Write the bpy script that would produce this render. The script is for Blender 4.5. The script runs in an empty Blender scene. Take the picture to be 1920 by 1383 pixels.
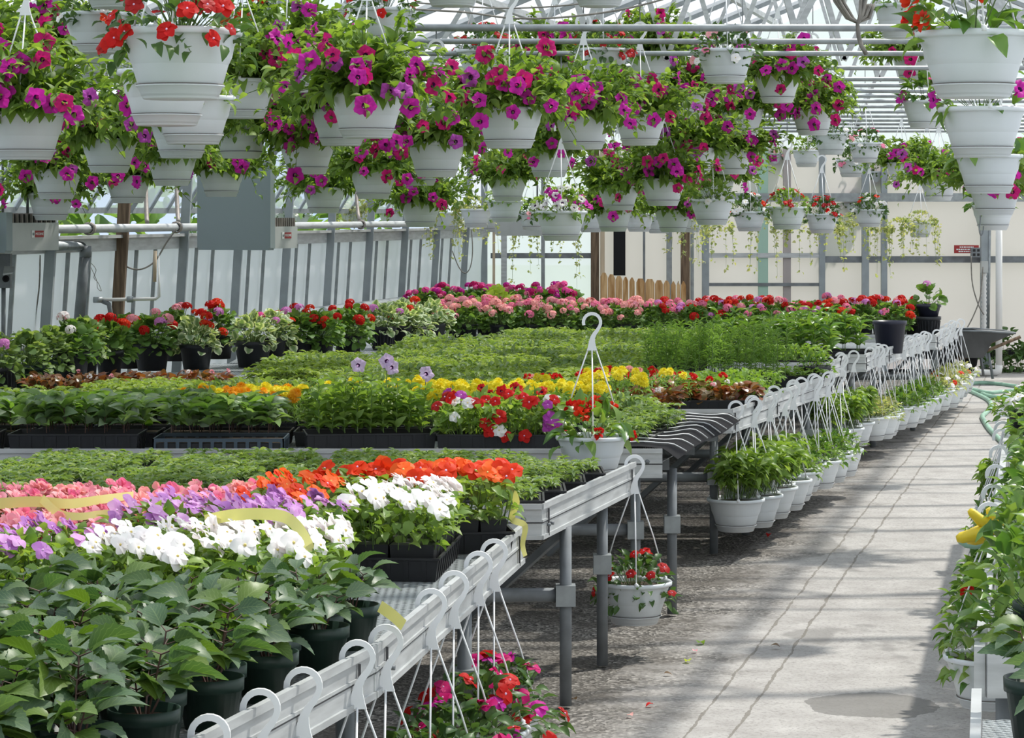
import bpy, math, random
import numpy as np
from mathutils import Vector, Matrix, Euler
PI = math.pi
F_PX, XC, YH, EYE = 5000.0, 960.0, 400.0, 1.66      # focal length in pixels, centre column, horizon row, eye height
SL = 0.2214                                          # the house runs along (SL, 1)
scn = bpy.context.scene
COL = scn.collection
rng = np.random.default_rng(7)
R = random.Random(11)

# ------------------------------------------------------------------ helpers: places
def at(x, y, s):                                     # a photo pixel at a scale of s pixels per metre -> world point
    return Vector(((x - XC) / s, F_PX / s, EYE - (y - YH) / s))
def wallx(Y): return SL * Y - 6.508
def walls(x): return (2067 - x) / 6.508              # scale of the left wall at photo column x
ORD = ['first','second','third','fourth','fifth','sixth','seventh','eighth','ninth','tenth','eleventh','twelfth','thirteenth','fourteenth',
       'fifteenth','sixteenth','seventeenth','eighteenth','nineteenth','twentieth']
def ordn(i):
    return ORD[i] if i < 20 else 'twenty-' + ORD[i - 20]

# ------------------------------------------------------------------ helpers: materials
def _mat(name):
    m = bpy.data.materials.new(name); m.use_nodes = True
    nt = m.node_tree; nt.nodes.clear()
    out = nt.nodes.new('ShaderNodeOutputMaterial')
    return m, nt, out
def nd(nt, t, **kw):
    n = nt.nodes.new(t)
    for k, v in kw.items():
        if k in n.inputs: n.inputs[k].default_value = v
        else: setattr(n, k, v)
    return n
def c4(c): return (c[0], c[1], c[2], 1.0)
def ramp_island(nt, cols):
    g = nd(nt, 'ShaderNodeNewGeometry'); r = nd(nt, 'ShaderNodeValToRGB')
    el = r.color_ramp.elements
    while len(el) < len(cols): el.new(0.5)
    for i, c in enumerate(cols):
        el[i].position = i / max(1, len(cols) - 1); el[i].color = c4(c)
    nt.links.new(g.outputs['Random Per Island'], r.inputs[0])
    return r.outputs[0]
def leafmat(name, cols, rough=.5, trans=.4, tcol=(1.5, 1.5, .6), edge=None, spec=.3, vein=0):
    m, nt, out = _mat(name)
    if name.endswith('leaf'): cols = [(c[0] * 1.12, c[1], c[2] * 1.15) for c in cols]
    col = ramp_island(nt, cols)
    if edge or vein:
        uv = nd(nt, 'ShaderNodeUVMap'); sp = nd(nt, 'ShaderNodeSeparateXYZ'); nt.links.new(uv.outputs[0], sp.inputs[0])
        a = nd(nt, 'ShaderNodeMath', operation='ABSOLUTE'); nt.links.new(sp.outputs[0], a.inputs[0])
    if edge:
        st = nd(nt, 'ShaderNodeMapRange'); st.inputs[1].default_value = .35; st.inputs[2].default_value = .75
        nt.links.new(a.outputs[0], st.inputs[0])
        mx = nd(nt, 'ShaderNodeMix', data_type='RGBA'); nt.links.new(st.outputs[0], mx.inputs[0])
        nt.links.new(col, mx.inputs[6]); mx.inputs[7].default_value = c4(edge); col = mx.outputs[2]
    if vein:
        w = nd(nt, 'ShaderNodeMath', operation='MULTIPLY_ADD'); nt.links.new(a.outputs[0], w.inputs[0]); w.inputs[1].default_value = -.35
        nt.links.new(sp.outputs[1], w.inputs[2])
        w2 = nd(nt, 'ShaderNodeMath', operation='MULTIPLY'); nt.links.new(w.outputs[0], w2.inputs[0]); w2.inputs[1].default_value = 7.0
        fr = nd(nt, 'ShaderNodeMath', operation='FRACT'); nt.links.new(w2.outputs[0], fr.inputs[0])
        g1 = nd(nt, 'ShaderNodeMath', operation='LESS_THAN'); nt.links.new(fr.outputs[0], g1.inputs[0]); g1.inputs[1].default_value = .12
        g2 = nd(nt, 'ShaderNodeMath', operation='LESS_THAN'); nt.links.new(a.outputs[0], g2.inputs[0]); g2.inputs[1].default_value = .05
        mm = nd(nt, 'ShaderNodeMath', operation='MAXIMUM'); nt.links.new(g1.outputs[0], mm.inputs[0]); nt.links.new(g2.outputs[0], mm.inputs[1])
        ml = nd(nt, 'ShaderNodeMath', operation='MULTIPLY'); nt.links.new(mm.outputs[0], ml.inputs[0]); ml.inputs[1].default_value = vein
        mx = nd(nt, 'ShaderNodeMix', data_type='RGBA'); nt.links.new(ml.outputs[0], mx.inputs[0])
        nt.links.new(col, mx.inputs[6]); mx.inputs[7].default_value = (.35, .45, .2, 1); col = mx.outputs[2]
    b = nd(nt, 'ShaderNodeBsdfPrincipled', Roughness=rough); b.inputs['Specular IOR Level'].default_value = spec
    nt.links.new(col, b.inputs['Base Color'])
    if trans > 0:
        t = nd(nt, 'ShaderNodeBsdfTranslucent')
        mt = nd(nt, 'ShaderNodeMix', data_type='RGBA', blend_type='MULTIPLY'); mt.inputs[0].default_value = 1
        nt.links.new(col, mt.inputs[6]); mt.inputs[7].default_value = c4(tcol); nt.links.new(mt.outputs[2], t.inputs[0])
        ms = nd(nt, 'ShaderNodeMixShader'); ms.inputs[0].default_value = trans
        nt.links.new(b.outputs[0], ms.inputs[1]); nt.links.new(t.outputs[0], ms.inputs[2]); nt.links.new(ms.outputs[0], out.inputs[0])
    else: nt.links.new(b.outputs[0], out.inputs[0])
    return m
def plain(name, col, rough=.6, metal=0, noise=0, nscale=20, spec=.4, col2=None, bump=0, coord='Object', stretch=None):
    m, nt, out = _mat(name)
    b = nd(nt, 'ShaderNodeBsdfPrincipled', Roughness=rough, Metallic=metal); b.inputs['Specular IOR Level'].default_value = spec
    b.inputs['Base Color'].default_value = c4(col)
    if noise or col2 or bump:
        tc = nd(nt, 'ShaderNodeTexCoord'); src = tc.outputs[coord]
        if stretch:
            mp = nd(nt, 'ShaderNodeMapping'); mp.inputs['Scale'].default_value = stretch; nt.links.new(src, mp.inputs[0]); src = mp.outputs[0]
        n = nd(nt, 'ShaderNodeTexNoise', Scale=nscale, Detail=5.0); nt.links.new(src, n.inputs['Vector'])
        mx = nd(nt, 'ShaderNodeMix', data_type='RGBA')
        c2 = col2 or [v * (1 - noise) for v in col]
        mx.inputs[6].default_value = c4(c2); mx.inputs[7].default_value = c4(col)
        mr = nd(nt, 'ShaderNodeMapRange'); mr.inputs[1].default_value = .35; mr.inputs[2].default_value = .65
        nt.links.new(n.outputs[0], mr.inputs[0]); nt.links.new(mr.outputs[0], mx.inputs[0]); nt.links.new(mx.outputs[2], b.inputs['Base Color'])
        if bump:
            bp = nd(nt, 'ShaderNodeBump', Strength=bump, Distance=.01); nt.links.new(n.outputs[0], bp.inputs['Height']); nt.links.new(bp.outputs[0], b.inputs['Normal'])
    nt.links.new(b.outputs[0], out.inputs[0])
    return m
def sheet(name, col, clear, milk, noise=.06):         # glazing: part clear, part milky
    m, nt, out = _mat(name)
    tc = nd(nt, 'ShaderNodeTexCoord'); n = nd(nt, 'ShaderNodeTexNoise', Scale=1.3, Detail=4.0); nt.links.new(tc.outputs['Object'], n.inputs['Vector'])
    mx = nd(nt, 'ShaderNodeMix', data_type='RGBA'); nt.links.new(n.outputs[0], mx.inputs[0])
    mx.inputs[6].default_value = c4([v * (1 - noise) for v in col]); mx.inputs[7].default_value = c4(col)
    d = nd(nt, 'ShaderNodeBsdfDiffuse'); t = nd(nt, 'ShaderNodeBsdfTranslucent'); tr = nd(nt, 'ShaderNodeBsdfTransparent')
    nt.links.new(mx.outputs[2], d.inputs[0]); nt.links.new(mx.outputs[2], t.inputs[0])
    a = nd(nt, 'ShaderNodeMixShader'); a.inputs[0].default_value = milk; nt.links.new(d.outputs[0], a.inputs[1]); nt.links.new(t.outputs[0], a.inputs[2])
    b = nd(nt, 'ShaderNodeMixShader'); b.inputs[0].default_value = clear; nt.links.new(a.outputs[0], b.inputs[1]); nt.links.new(tr.outputs[0], b.inputs[2])
    nt.links.new(b.outputs[0], out.inputs[0])
    return m

M = {}
M['white'] = plain('white_plastic', (.70, .745, .775), .42, noise=.05, nscale=6)
M['wire'] = plain('white_wire', (.84, .86, .88), .4)
M['saucer'] = plain('white_saucer_plastic', (.68, .72, .75), .5)
M['soil'] = plain('soil', (.10, .07, .045), .95, noise=.6, nscale=60, bump=.6)
M['black'] = plain('black_tray_plastic', (.018, .019, .022), .5, noise=.3, nscale=8)
M['bluegrey'] = plain('blue_grey_tray_plastic', (.05, .075, .10), .5)
M['slate'] = plain('dark_pot_plastic', (.035, .038, .045), .55, noise=.4, nscale=12)
M['navy'] = plain('navy_black_pot', (.022, .024, .045), .4)
M['gpot'] = plain('dark_green_pot', (.022, .05, .038), .45, noise=.4, nscale=9)
M['alu'] = plain('weathered_aluminium', (.56, .58, .585), .5, .35, noise=.22, nscale=7, stretch=(1, 1, 6))
M['aludark'] = plain('groove', (.08, .08, .085), .7)
M['galv'] = plain('galvanised_steel', (.36, .39, .40), .5, .5, noise=.25, nscale=14)
M['galvd'] = plain('dull_steel', (.23, .25, .265), .6, .3, noise=.3, nscale=10)
M['post'] = plain('painted_grey_post', (.34, .38, .40), .6, .15, noise=.2, nscale=5)
M['mesh'] = None
M['wood'] = plain('brown_wood', (.20, .14, .09), .85, col2=(.09, .06, .04), nscale=9, stretch=(6, 6, .5), bump=.3)
M['woodlt'] = plain('pale_wood', (.62, .50, .36), .8, noise=.2, nscale=7, stretch=(6, 6, .5))
M['fence'] = plain('tan_fence_wood', (.70, .47, .24), .8, col2=(.36, .17, .05), nscale=7, stretch=(5, 5, .45))
M['heater'] = plain('heater_grey_enamel', (.25, .30, .31), .45, .1)
M['heaterlt'] = plain('heater_light_grey', (.47, .49, .48), .45, .1, noise=.12, nscale=5)
M['grill'] = plain('black_grill', (.02, .02, .02), .6)
M['red'] = plain('label_red', (.36, .03, .03), .5)
M['labelw'] = plain('label_white', (.85, .85, .85), .5)
M['dark'] = plain('dark_rubber', (.022, .022, .024), .9, spec=.05)
M['rust'] = plain('worn_rack_steel', (.38, .34, .31), .6, .3, noise=.3)
M['hose'] = plain('pale_green_hose', (.30, .50, .38), .45, noise=.2, nscale=12)
M['yellow'] = plain('yellow_rubber', (.80, .60, .03), .4, noise=.12, nscale=20)
M['ribbon'] = leafmat('yellow_ribbon', [(.74, .70, .26), (.74, .70, .26)], .5, .4, (1.1, 1.1, .7))
M['barrow'] = plain('dark_barrow', (.075, .075, .075), .55, noise=.4, nscale=6)
M['tanwhite'] = plain('white_pvc', (.72, .72, .70), .45)
M['green_tint'] = plain('green_post', (.38, .56, .46), .7)
M['cable'] = plain('grey_cable', (.30, .28, .25), .7, noise=.4)
M['petal'] = None
# leaves
M['L_pet'] = leafmat('petunia_leaf', [(.085, .18, .035), (.17, .30, .06), (.13, .25, .045), (.24, .38, .10)], .5, .46, (1.6, 1.55, .6))
M['L_imp'] = leafmat('impatiens_leaf', [(.11, .23, .045), (.20, .34, .07), (.15, .28, .055), (.27, .42, .10)], .4, .42)
M['L_dark'] = leafmat('dark_leaf', [(.045, .11, .03), (.08, .17, .045), (.06, .13, .04)], .4, .3)
M['L_dah'] = leafmat('broad_leaf', [(.035, .085, .04), (.055, .125, .05), (.11, .185, .10), (.04, .10, .025), (.12, .21, .03), (.06, .13, .06)], .42, .3, (1.4, 1.6, .5), spec=.45, vein=.22)
M['L_dah2'] = leafmat('sage_leaf', [(.10, .19, .08), (.17, .28, .13), (.27, .38, .23), (.15, .29, .06), (.24, .40, .10)], .38, .38, (1.4, 1.6, .5), spec=.45, vein=.2)
M['L_seed'] = leafmat('seedling_leaf', [(.11, .21, .06), (.20, .33, .11), (.16, .27, .08), (.28, .40, .16)], .45, .4)
M['L_lime'] = leafmat('lime_leaf', [(.15, .30, .05), (.22, .38, .08), (.18, .34, .06)], .5, .4)
M['L_field'] = leafmat('field_seedling_leaf', [(.15, .26, .05), (.24, .37, .09), (.31, .44, .14)], .5, .4)
M['L_fern'] = leafmat('feathery_leaf', [(.13, .27, .06), (.22, .40, .09), (.18, .34, .09)], .5, .4)
M['L_ger'] = leafmat('geranium_leaf', [(.08, .19, .04), (.14, .28, .06), (.11, .23, .05), (.20, .35, .09)], .5, .35)
M['L_var'] = leafmat('variegated_leaf', [(.16, .29, .11), (.22, .34, .15)], .5, .3, edge=(.66, .72, .52))
M['L_brz'] = leafmat('bronze_leaf', [(.14, .05, .025), (.25, .10, .03), (.10, .09, .03), (.33, .18, .05)], .3, .3, (1.4, 1.0, .5), spec=.5)
M['L_glos'] = leafmat('glossy_leaf', [(.06, .16, .03), (.12, .26, .05), (.15, .29, .05), (.20, .33, .07)], .33, .35, spec=.5)
M['L_ivy'] = leafmat('trailing_leaf', [(.30, .42, .16), (.45, .52, .26), (.20, .30, .10), (.55, .58, .30)], .5, .4)
M['L_gold'] = leafmat('chartreuse_leaf', [(.38, .55, .07), (.48, .62, .10)], .5, .4)
M['stem'] = plain('green_stem', (.13, .21, .06), .6)
M['stemd'] = plain('dark_stem', (.09, .05, .04), .6)
# petals
def petal(name, a, b, tr=.35): M[name] = leafmat(name, [a, b], .5, tr, (1.25, 1.1, 1.15), spec=.15)
petal('magenta', (.52, .015, .27), (.62, .03, .42)); petal('cerise', (.55, .012, .13), (.62, .02, .2)); petal('purple', (.38, .04, .36), (.50, .09, .48))
petal('redp', (.56, .02, .012), (.64, .018, .018)); petal('scarlet', (.66, .03, .01), (.74, .06, .012)); petal('darkred', (.40, .02, .02), (.50, .03, .03)); petal('orange', (.86, .12, .02), (.88, .17, .03))
petal('lilac', (.60, .30, .64), (.74, .44, .76)); petal('violet', (.46, .19, .56), (.58, .28, .64)); petal('whitep', (.86, .88, .86), (.92, .93, .92)); petal('pinkp', (.86, .36, .46), (.90, .52, .52))
petal('salmon', (.88, .42, .40), (.92, .55, .50)); petal('rose', (.80, .20, .36), (.86, .30, .44)); petal('hotpink', (.76, .07, .32), (.80, .14, .45))
petal('yellowp', (.80, .70, .02), (.86, .79, .05)); petal('gold', (.85, .38, .01), (.88, .46, .02)); petal('palelilac', (.62, .48, .74), (.70, .56, .80)); petal('mauve', (.66, .24, .58), (.72, .34, .64))
M['throat'] = plain('flower_throat', (.07, .005, .09), .6); M['eye_y'] = plain('flower_eye', (.75, .6, .2), .6); M['eye_w'] = plain('pale_eye', (.8, .55, .8), .6)
M['bud'] = plain('dark_bud', (.10, .03, .10), .6)

# ------------------------------------------------------------------ helpers: meshes
class MB:
    def __init__(s): s.V = []; s.F = []; s.n = 0; s.mats = []
    def mi(s, m):
        if m not in s.mats: s.mats.append(m)
        return s.mats.index(m)
    def add(s, V, F, m, smooth=True, uv=None):
        V = np.asarray(V, float).reshape(-1, 3); F = np.asarray(F, np.int64)
        if len(V) == 0 or len(F) == 0: return s
        s.V.append((V, uv)); s.F.append((F + s.n, s.mi(m), smooth)); s.n += len(V); return s
    def box(s, a, b, m):
        (x0, y0, z0), (x1, y1, z1) = a, b
        V = [(x0,y0,z0),(x1,y0,z0),(x1,y1,z0),(x0,y1,z0),(x0,y0,z1),(x1,y0,z1),(x1,y1,z1),(x0,y1,z1)]
        return s.add(V, [(0,3,2,1),(4,5,6,7),(0,1,5,4),(1,2,6,5),(2,3,7,6),(3,0,4,7)], m, False)
    def bar(s, p, q, w, h, m, up=(0,0,1)):           # rectangular bar from p to q
        p, q = Vector(p), Vector(q); d = (q - p).normalized(); u = Vector(up); x = d.cross(u)
        if x.length < 1e-4: x = d.cross(Vector((1, 0, 0)))
        x.normalize(); u = x.cross(d).normalized(); x = x * (w / 2); u = u * (h / 2)
        V = [p-x-u, p+x-u, p+x+u, p-x+u, q-x-u, q+x-u, q+x+u, q-x+u]
        return s.add([tuple(v) for v in V], [(0,1,2,3),(7,6,5,4),(0,4,5,1),(1,5,6,2),(2,6,7,3),(3,7,4,0)], m, False)
    def hexa(s, P, m):                               # eight corners: four below, four above
        return s.add([tuple(p) for p in P], [(0,3,2,1),(4,5,6,7),(0,1,5,4),(1,2,6,5),(2,3,7,6),(3,0,4,7)], m, False)
    def tube(s, pts, r, m, k=6, smooth=True):
        P = np.array([tuple(p) for p in pts], float); n = len(P); rr = np.broadcast_to(np.asarray(r, float), (n,))
        T = np.gradient(P, axis=0); T /= np.linalg.norm(T, axis=1)[:, None] + 1e-9
        ref = np.array([0, 0, 1.]) if abs(T[:, 2]).mean() < .8 else np.array([1., 0, 0])
        A = np.cross(T, ref); A /= np.linalg.norm(A, axis=1)[:, None] + 1e-9; B = np.cross(T, A)
        an = np.arange(k) * 2 * PI / k
        V = P[:, None] + rr[:, None, None] * (np.cos(an)[None, :, None] * A[:, None] + np.sin(an)[None, :, None] * B[:, None])
        F = []
        for i in range(n - 1):
            for j in range(k): F.append((i*k+j, i*k+(j+1) % k, (i+1)*k+(j+1) % k, (i+1)*k+j))
        V = np.concatenate([V.reshape(-1, 3), P[:1], P[-1:]]); s.add(V, F, m, smooth)
        base = s.n - len(V); T3 = []
        for j in range(k): T3.append((base+(j+1) % k, base+j, base+n*k)); T3.append((base+(n-1)*k+j, base+(n-1)*k+(j+1) % k, base+n*k+1))
        s.F.append((np.array(T3), s.mi(m), False)); return s
    def lathe(s, prof, m, k=28, smooth=True, c=(0, 0, 0)):
        P = np.array(prof, float); n = len(P); an = np.arange(k) * 2 * PI / k
        V = np.stack([P[:, 0][:, None] * np.cos(an), P[:, 0][:, None] * np.sin(an), np.repeat(P[:, 1][:, None], k, 1)], -1).reshape(-1, 3) + np.array(c)
        F = [(i*k+j, i*k+(j+1) % k, (i+1)*k+(j+1) % k, (i+1)*k+j) for i in range(n-1) for j in range(k)]
        return s.add(V, F, m, smooth)
    def mesh(s, name):
        me = bpy.data.meshes.new(name)
        V = np.concatenate([v for v, _ in s.V]); UV = np.concatenate([u if u is not None else np.zeros((len(v), 2)) for v, u in s.V])
        me.vertices.add(len(V)); me.vertices.foreach_set('co', V.ravel())
        li = np.concatenate([f.ravel() for f, _, _ in s.F]); tot = np.concatenate([np.full(len(f), f.shape[1]) for f, _, _ in s.F])
        me.loops.add(len(li)); me.loops.foreach_set('vertex_index', li.astype(np.int32))
        me.polygons.add(len(tot)); st = np.concatenate([[0], np.cumsum(tot)[:-1]])
        me.polygons.foreach_set('loop_start', st.astype(np.int32)); me.polygons.foreach_set('loop_total', tot.astype(np.int32))
        me.polygons.foreach_set('material_index', np.concatenate([np.full(len(f), i) for f, i, _ in s.F]).astype(np.int32))
        me.polygons.foreach_set('use_smooth', np.concatenate([np.full(len(f), bool(k)) for f, _, k in s.F]))
        for m in s.mats: me.materials.append(M[m])
        if any(u is not None for _, u in s.V):
            ul = me.uv_layers.new(name='UVMap'); ul.data.foreach_set('uv', UV[li].ravel())
        me.update(calc_edges=True); return me

# ------------------------------------------------------------------ helpers: objects
def empty(name, loc=(0, 0, 0), rz=0, label=None, cat=None, group=None):
    o = bpy.data.objects.new(name, None); COL.objects.link(o); o.location = loc; o.rotation_euler = (0, 0, rz); o.empty_display_size = .05
    if label: o['label'] = label
    if cat: o['category'] = cat
    if group: o['group'] = group
    return o
def part(name, me, parent=None, loc=(0, 0, 0), rot=None, sc=None, label=None, kind=None):
    if isinstance(me, MB): me = me.mesh(name)
    o = bpy.data.objects.new(name, me); COL.objects.link(o)
    if parent is not None: o.parent = parent
    o.location = loc
    if rot is not None: o.rotation_euler = rot
    if sc is not None: o.scale = (sc, sc, sc) if np.isscalar(sc) else sc
    if label: o['label'] = label
    if kind: o['kind'] = kind
    return o
def solo(name, me, label, cat, group=None, **kw):
    o = part(name, me, **kw); o['label'] = label; o['category'] = cat
    if group: o['group'] = group
    return o
def struct(name, me, label=None, cat=None, group=None, **kw):
    o = part(name, me, kind='structure', **kw)
    if label: o['label'] = label; o['category'] = cat or name.split('_')[0]
    if group: o['group'] = group
    return o

# ------------------------------------------------------------------ leaves and flowers
def leaf_tpl(n=4, prof='ovate', fold=.25, droop=.25, serr=0., wave=0.):
    t = np.linspace(0, 1, n + 1)
    if prof == 'ovate': w = np.sin(PI * np.clip(t, 0.02, .985) ** .75) ** .85
    elif prof == 'lance': w = np.sin(PI * np.clip(t, .03, .98) ** .9) ** 1.0
    elif prof == 'round': w = np.sqrt(np.clip(1 - (2 * t - 1) ** 2, .06, 1))
    elif prof == 'obov': w = np.sin(PI * np.clip(t, .02, .95) ** 1.5) ** .8
    w = w * .5
    if serr: w = w * (1 + serr * np.where(np.arange(n + 1) % 2 == 0, 1, -1))
    w[-1] *= .15 if prof != 'round' else 1
    V, UV = [], []
    for i in range(n + 1):
        z = -droop * t[i] ** 2 + .08 * math.sin(PI * t[i])
        dz = wave * math.sin(t[i] * 9)
        for sx in (-1, 0, 1):
            V.append((sx * w[i], t[i], z + abs(sx) * w[i] * fold + sx * dz)); UV.append((sx, t[i]))
    F = []
    for i in range(n):
        a = i * 3; F += [(a, a+1, a+4, a+3), (a+1, a+2, a+5, a+4)]
    return np.array(V), np.array(F), np.array(UV, float)
TPL = {'ov': leaf_tpl(4, 'ovate', .3, .3), 'la': leaf_tpl(3, 'lance', .3, .3), 'ro': leaf_tpl(4, 'round', .15, .25), 'ser': leaf_tpl(16, 'ovate', .2, .26, .07, .012),
       'ob': leaf_tpl(4, 'obov', .25, .3), 'ov2': leaf_tpl(6, 'ovate', .35, .5), 'pet': leaf_tpl(3, 'ob' if 0 else 'obov', -.1, .12), 'st': leaf_tpl(2, 'lance', .2, .2)}
def norm(a): return a / (np.linalg.norm(a, axis=-1, keepdims=True) + 1e-9)
def leaves(mb, m, tpl, pos, d, L, W, up=None, roll=.5, g=rng):
    pos = np.asarray(pos, float).reshape(-1, 3); n = len(pos)
    if n == 0: return
    V0, F0, U0 = TPL[tpl]; d = norm(np.asarray(d, float).reshape(-1, 3))
    u = np.tile(np.array([0, 0, 1.]), (n, 1)) if up is None else np.asarray(up, float).reshape(-1, 3)
    u = u + g.normal(0, roll * .5, (n, 3)); x = norm(np.cross(d, u)); z = np.cross(x, d)
    L = np.broadcast_to(L, (n,)); W = np.broadcast_to(W, (n,))
    V = (V0[None, :, 0, None] * W[:, None, None] * x[:, None] + V0[None, :, 1, None] * L[:, None, None] * d[:, None] + V0[None, :, 2, None] * L[:, None, None] * z[:, None]) + pos[:, None]
    F = F0[None] + (np.arange(n) * len(V0))[:, None, None]
    mb.add(V.reshape(-1, 3), F.reshape(-1, 4), m, True, np.tile(U0, (n, 1)))
def stems(mb, m, A, B, r):                           # thin three-sided stems
    A = np.asarray(A, float).reshape(-1, 3); B = np.asarray(B, float).reshape(-1, 3); n = len(A); d = norm(B - A)
    x = norm(np.cross(d, np.array([.3, .2, .93]))); y = np.cross(d, x); V = []
    for P, q in ((A, 1.0), (B, .6)):
        for a in (0, 2.1, 4.2): V.append(P + r * q * (math.cos(a) * x + math.sin(a) * y))
    V = np.stack(V, 1); F = np.array([(0,1,4,3),(1,2,5,4),(2,0,3,5)])[None] + (np.arange(n) * 6)[:, None, None]
    mb.add(V.reshape(-1, 3), F.reshape(-1, 4), m, True)
def dirs(n, elo, ehi, g=rng):
    a = g.uniform(0, 2 * PI, n); e = g.uniform(elo, ehi, n)
    return np.stack([np.cos(a) * np.cos(e), np.sin(a) * np.cos(e), np.sin(e)], -1)

_fl = {}
def flower(kind, col):                               # flowers face +Z; shared meshes
    k = (kind, col)
    if k in _fl: return _fl[k]
    mb = MB(); g = np.random.default_rng(abs(hash(k)) % 99991 if 0 else len(_fl) + 5)
    if kind == 'petunia_flower':                     # ruffled five-lobed trumpet, 6.5 cm
        n = 25; an = np.arange(n) * 2 * PI / n
        lob = 1 + .10 * np.cos(5 * an) + .04 * np.cos(10 * an + 1); ruf = .006 * np.sin(10 * an + .5) + .005 * np.sin(3 * an)
        rings = [(.003, -.034), (.005, -.014), (.0095, -.005), (.022, .003), (.034, -.001)]
        V = []
        for i, (r, z) in enumerate(rings):
            f = i / 4; V.append(np.stack([r * (1 + (lob - 1) * f) * np.cos(an), r * (1 + (lob - 1) * f) * np.sin(an), z + ruf * f * f], -1))
        V = np.concatenate(V); q = lambda i: [(i*n+j, i*n+(j+1) % n, (i+1)*n+(j+1) % n, (i+1)*n+j) for j in range(n)]
        mb.add(V, q(2) + q(3) + q(0), col); mb.add(V[:75], q(1), 'throat')
    elif kind == 'impatiens_flower':                 # five flat rounded petals, 4 cm
        a = np.arange(5) * 2 * PI / 5; d = np.stack([np.cos(a), np.sin(a), np.full(5, .12)], -1)
        leaves(mb, col, 'ro', np.tile([0, 0, 0.], (5, 1)) + g.normal(0, .001, (5, 3)), d, .0235, .025, roll=.25, g=g)
        mb.lathe([(0, .004), (.0022, .003), (.003, 0)], 'eye_y' if col in ('pinkp', 'orange') else ('eye_w' if col != 'whitep' else 'eye_y'), 6)
    elif kind == 'geranium_flower':                  # umbel of small florets on a stalk, 8 cm
        n = 34; d = dirs(n, -.35, 1.5, g); P = d * np.array([.032, .032, .024]) + np.array([0, 0, .012])
        for i in range(n):
            N = Vector(d[i]); q = N.to_track_quat('Z', 'Y').to_matrix(); aa = np.arange(4) * PI / 2 + g.uniform(0, 2)
            dd = np.array([tuple(q @ Vector((math.cos(t), math.sin(t), .25))) for t in aa])
            leaves(mb, col, 'st', np.tile(P[i], (4, 1)), dd, .014, .013, up=np.tile(d[i], (4, 1)), roll=.2, g=g)
        mb.tube([(0, 0, .01), (.004, 0, -.05), (.0, 0, -.13)], .0025, 'stem', 4)
    elif kind == 'marigold_flower':                  # ruffled pompon, 5 cm
        for r, z, n, e in ((.025, 0, 14, -.1), (.02, .008, 12, .35), (.013, .014, 9, .8), (.006, .017, 5, 1.2)):
            a = np.arange(n) * 2 * PI / n + z * 90; d = np.stack([np.cos(a) * math.cos(e), np.sin(a) * math.cos(e), np.full(n, math.sin(e))], -1)
            leaves(mb, col, 'pet', d * .004 + np.array([0, 0, z]), d, r, .012, roll=.5, g=g)
        mb.tube([(0, 0, 0), (0, 0, -.05)], .002, 'stem', 4)
    elif kind == 'begonia_flower':
        d = dirs(16, -.3, 1.3, g); leaves(mb, col, 'ro', d * .012, d, .018, .02, roll=1.2, g=g)
    elif kind == 'celosia_flower':                   # upright plume
        z = np.linspace(0, .09, 26); a = np.arange(26) * 2.4; d = np.stack([np.cos(a), np.sin(a), np.full(26, .8)], -1)
        leaves(mb, col, 'st', np.stack([z * 0, z * 0, z], -1), d, .022 - z * .12, .012, roll=.6, g=g)
    _fl[k] = mb.mesh(kind); return _fl[k]
def face_rot(d, spin=None):
    q = Vector(d).to_track_quat('Z', 'Y').to_matrix(); return (q @ Matrix.Rotation(R.uniform(0, 6.28) if spin is None else spin, 3, 'Z')).to_euler()
def add_flowers(parent, kind, cols, P, D, sc=1.0, jit=.2):
    for p, d in zip(P, D):
        part(kind, flower(kind, R.choice(cols)), parent, tuple(p), face_rot(d), sc * R.uniform(1 - jit, 1 + jit))

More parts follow.
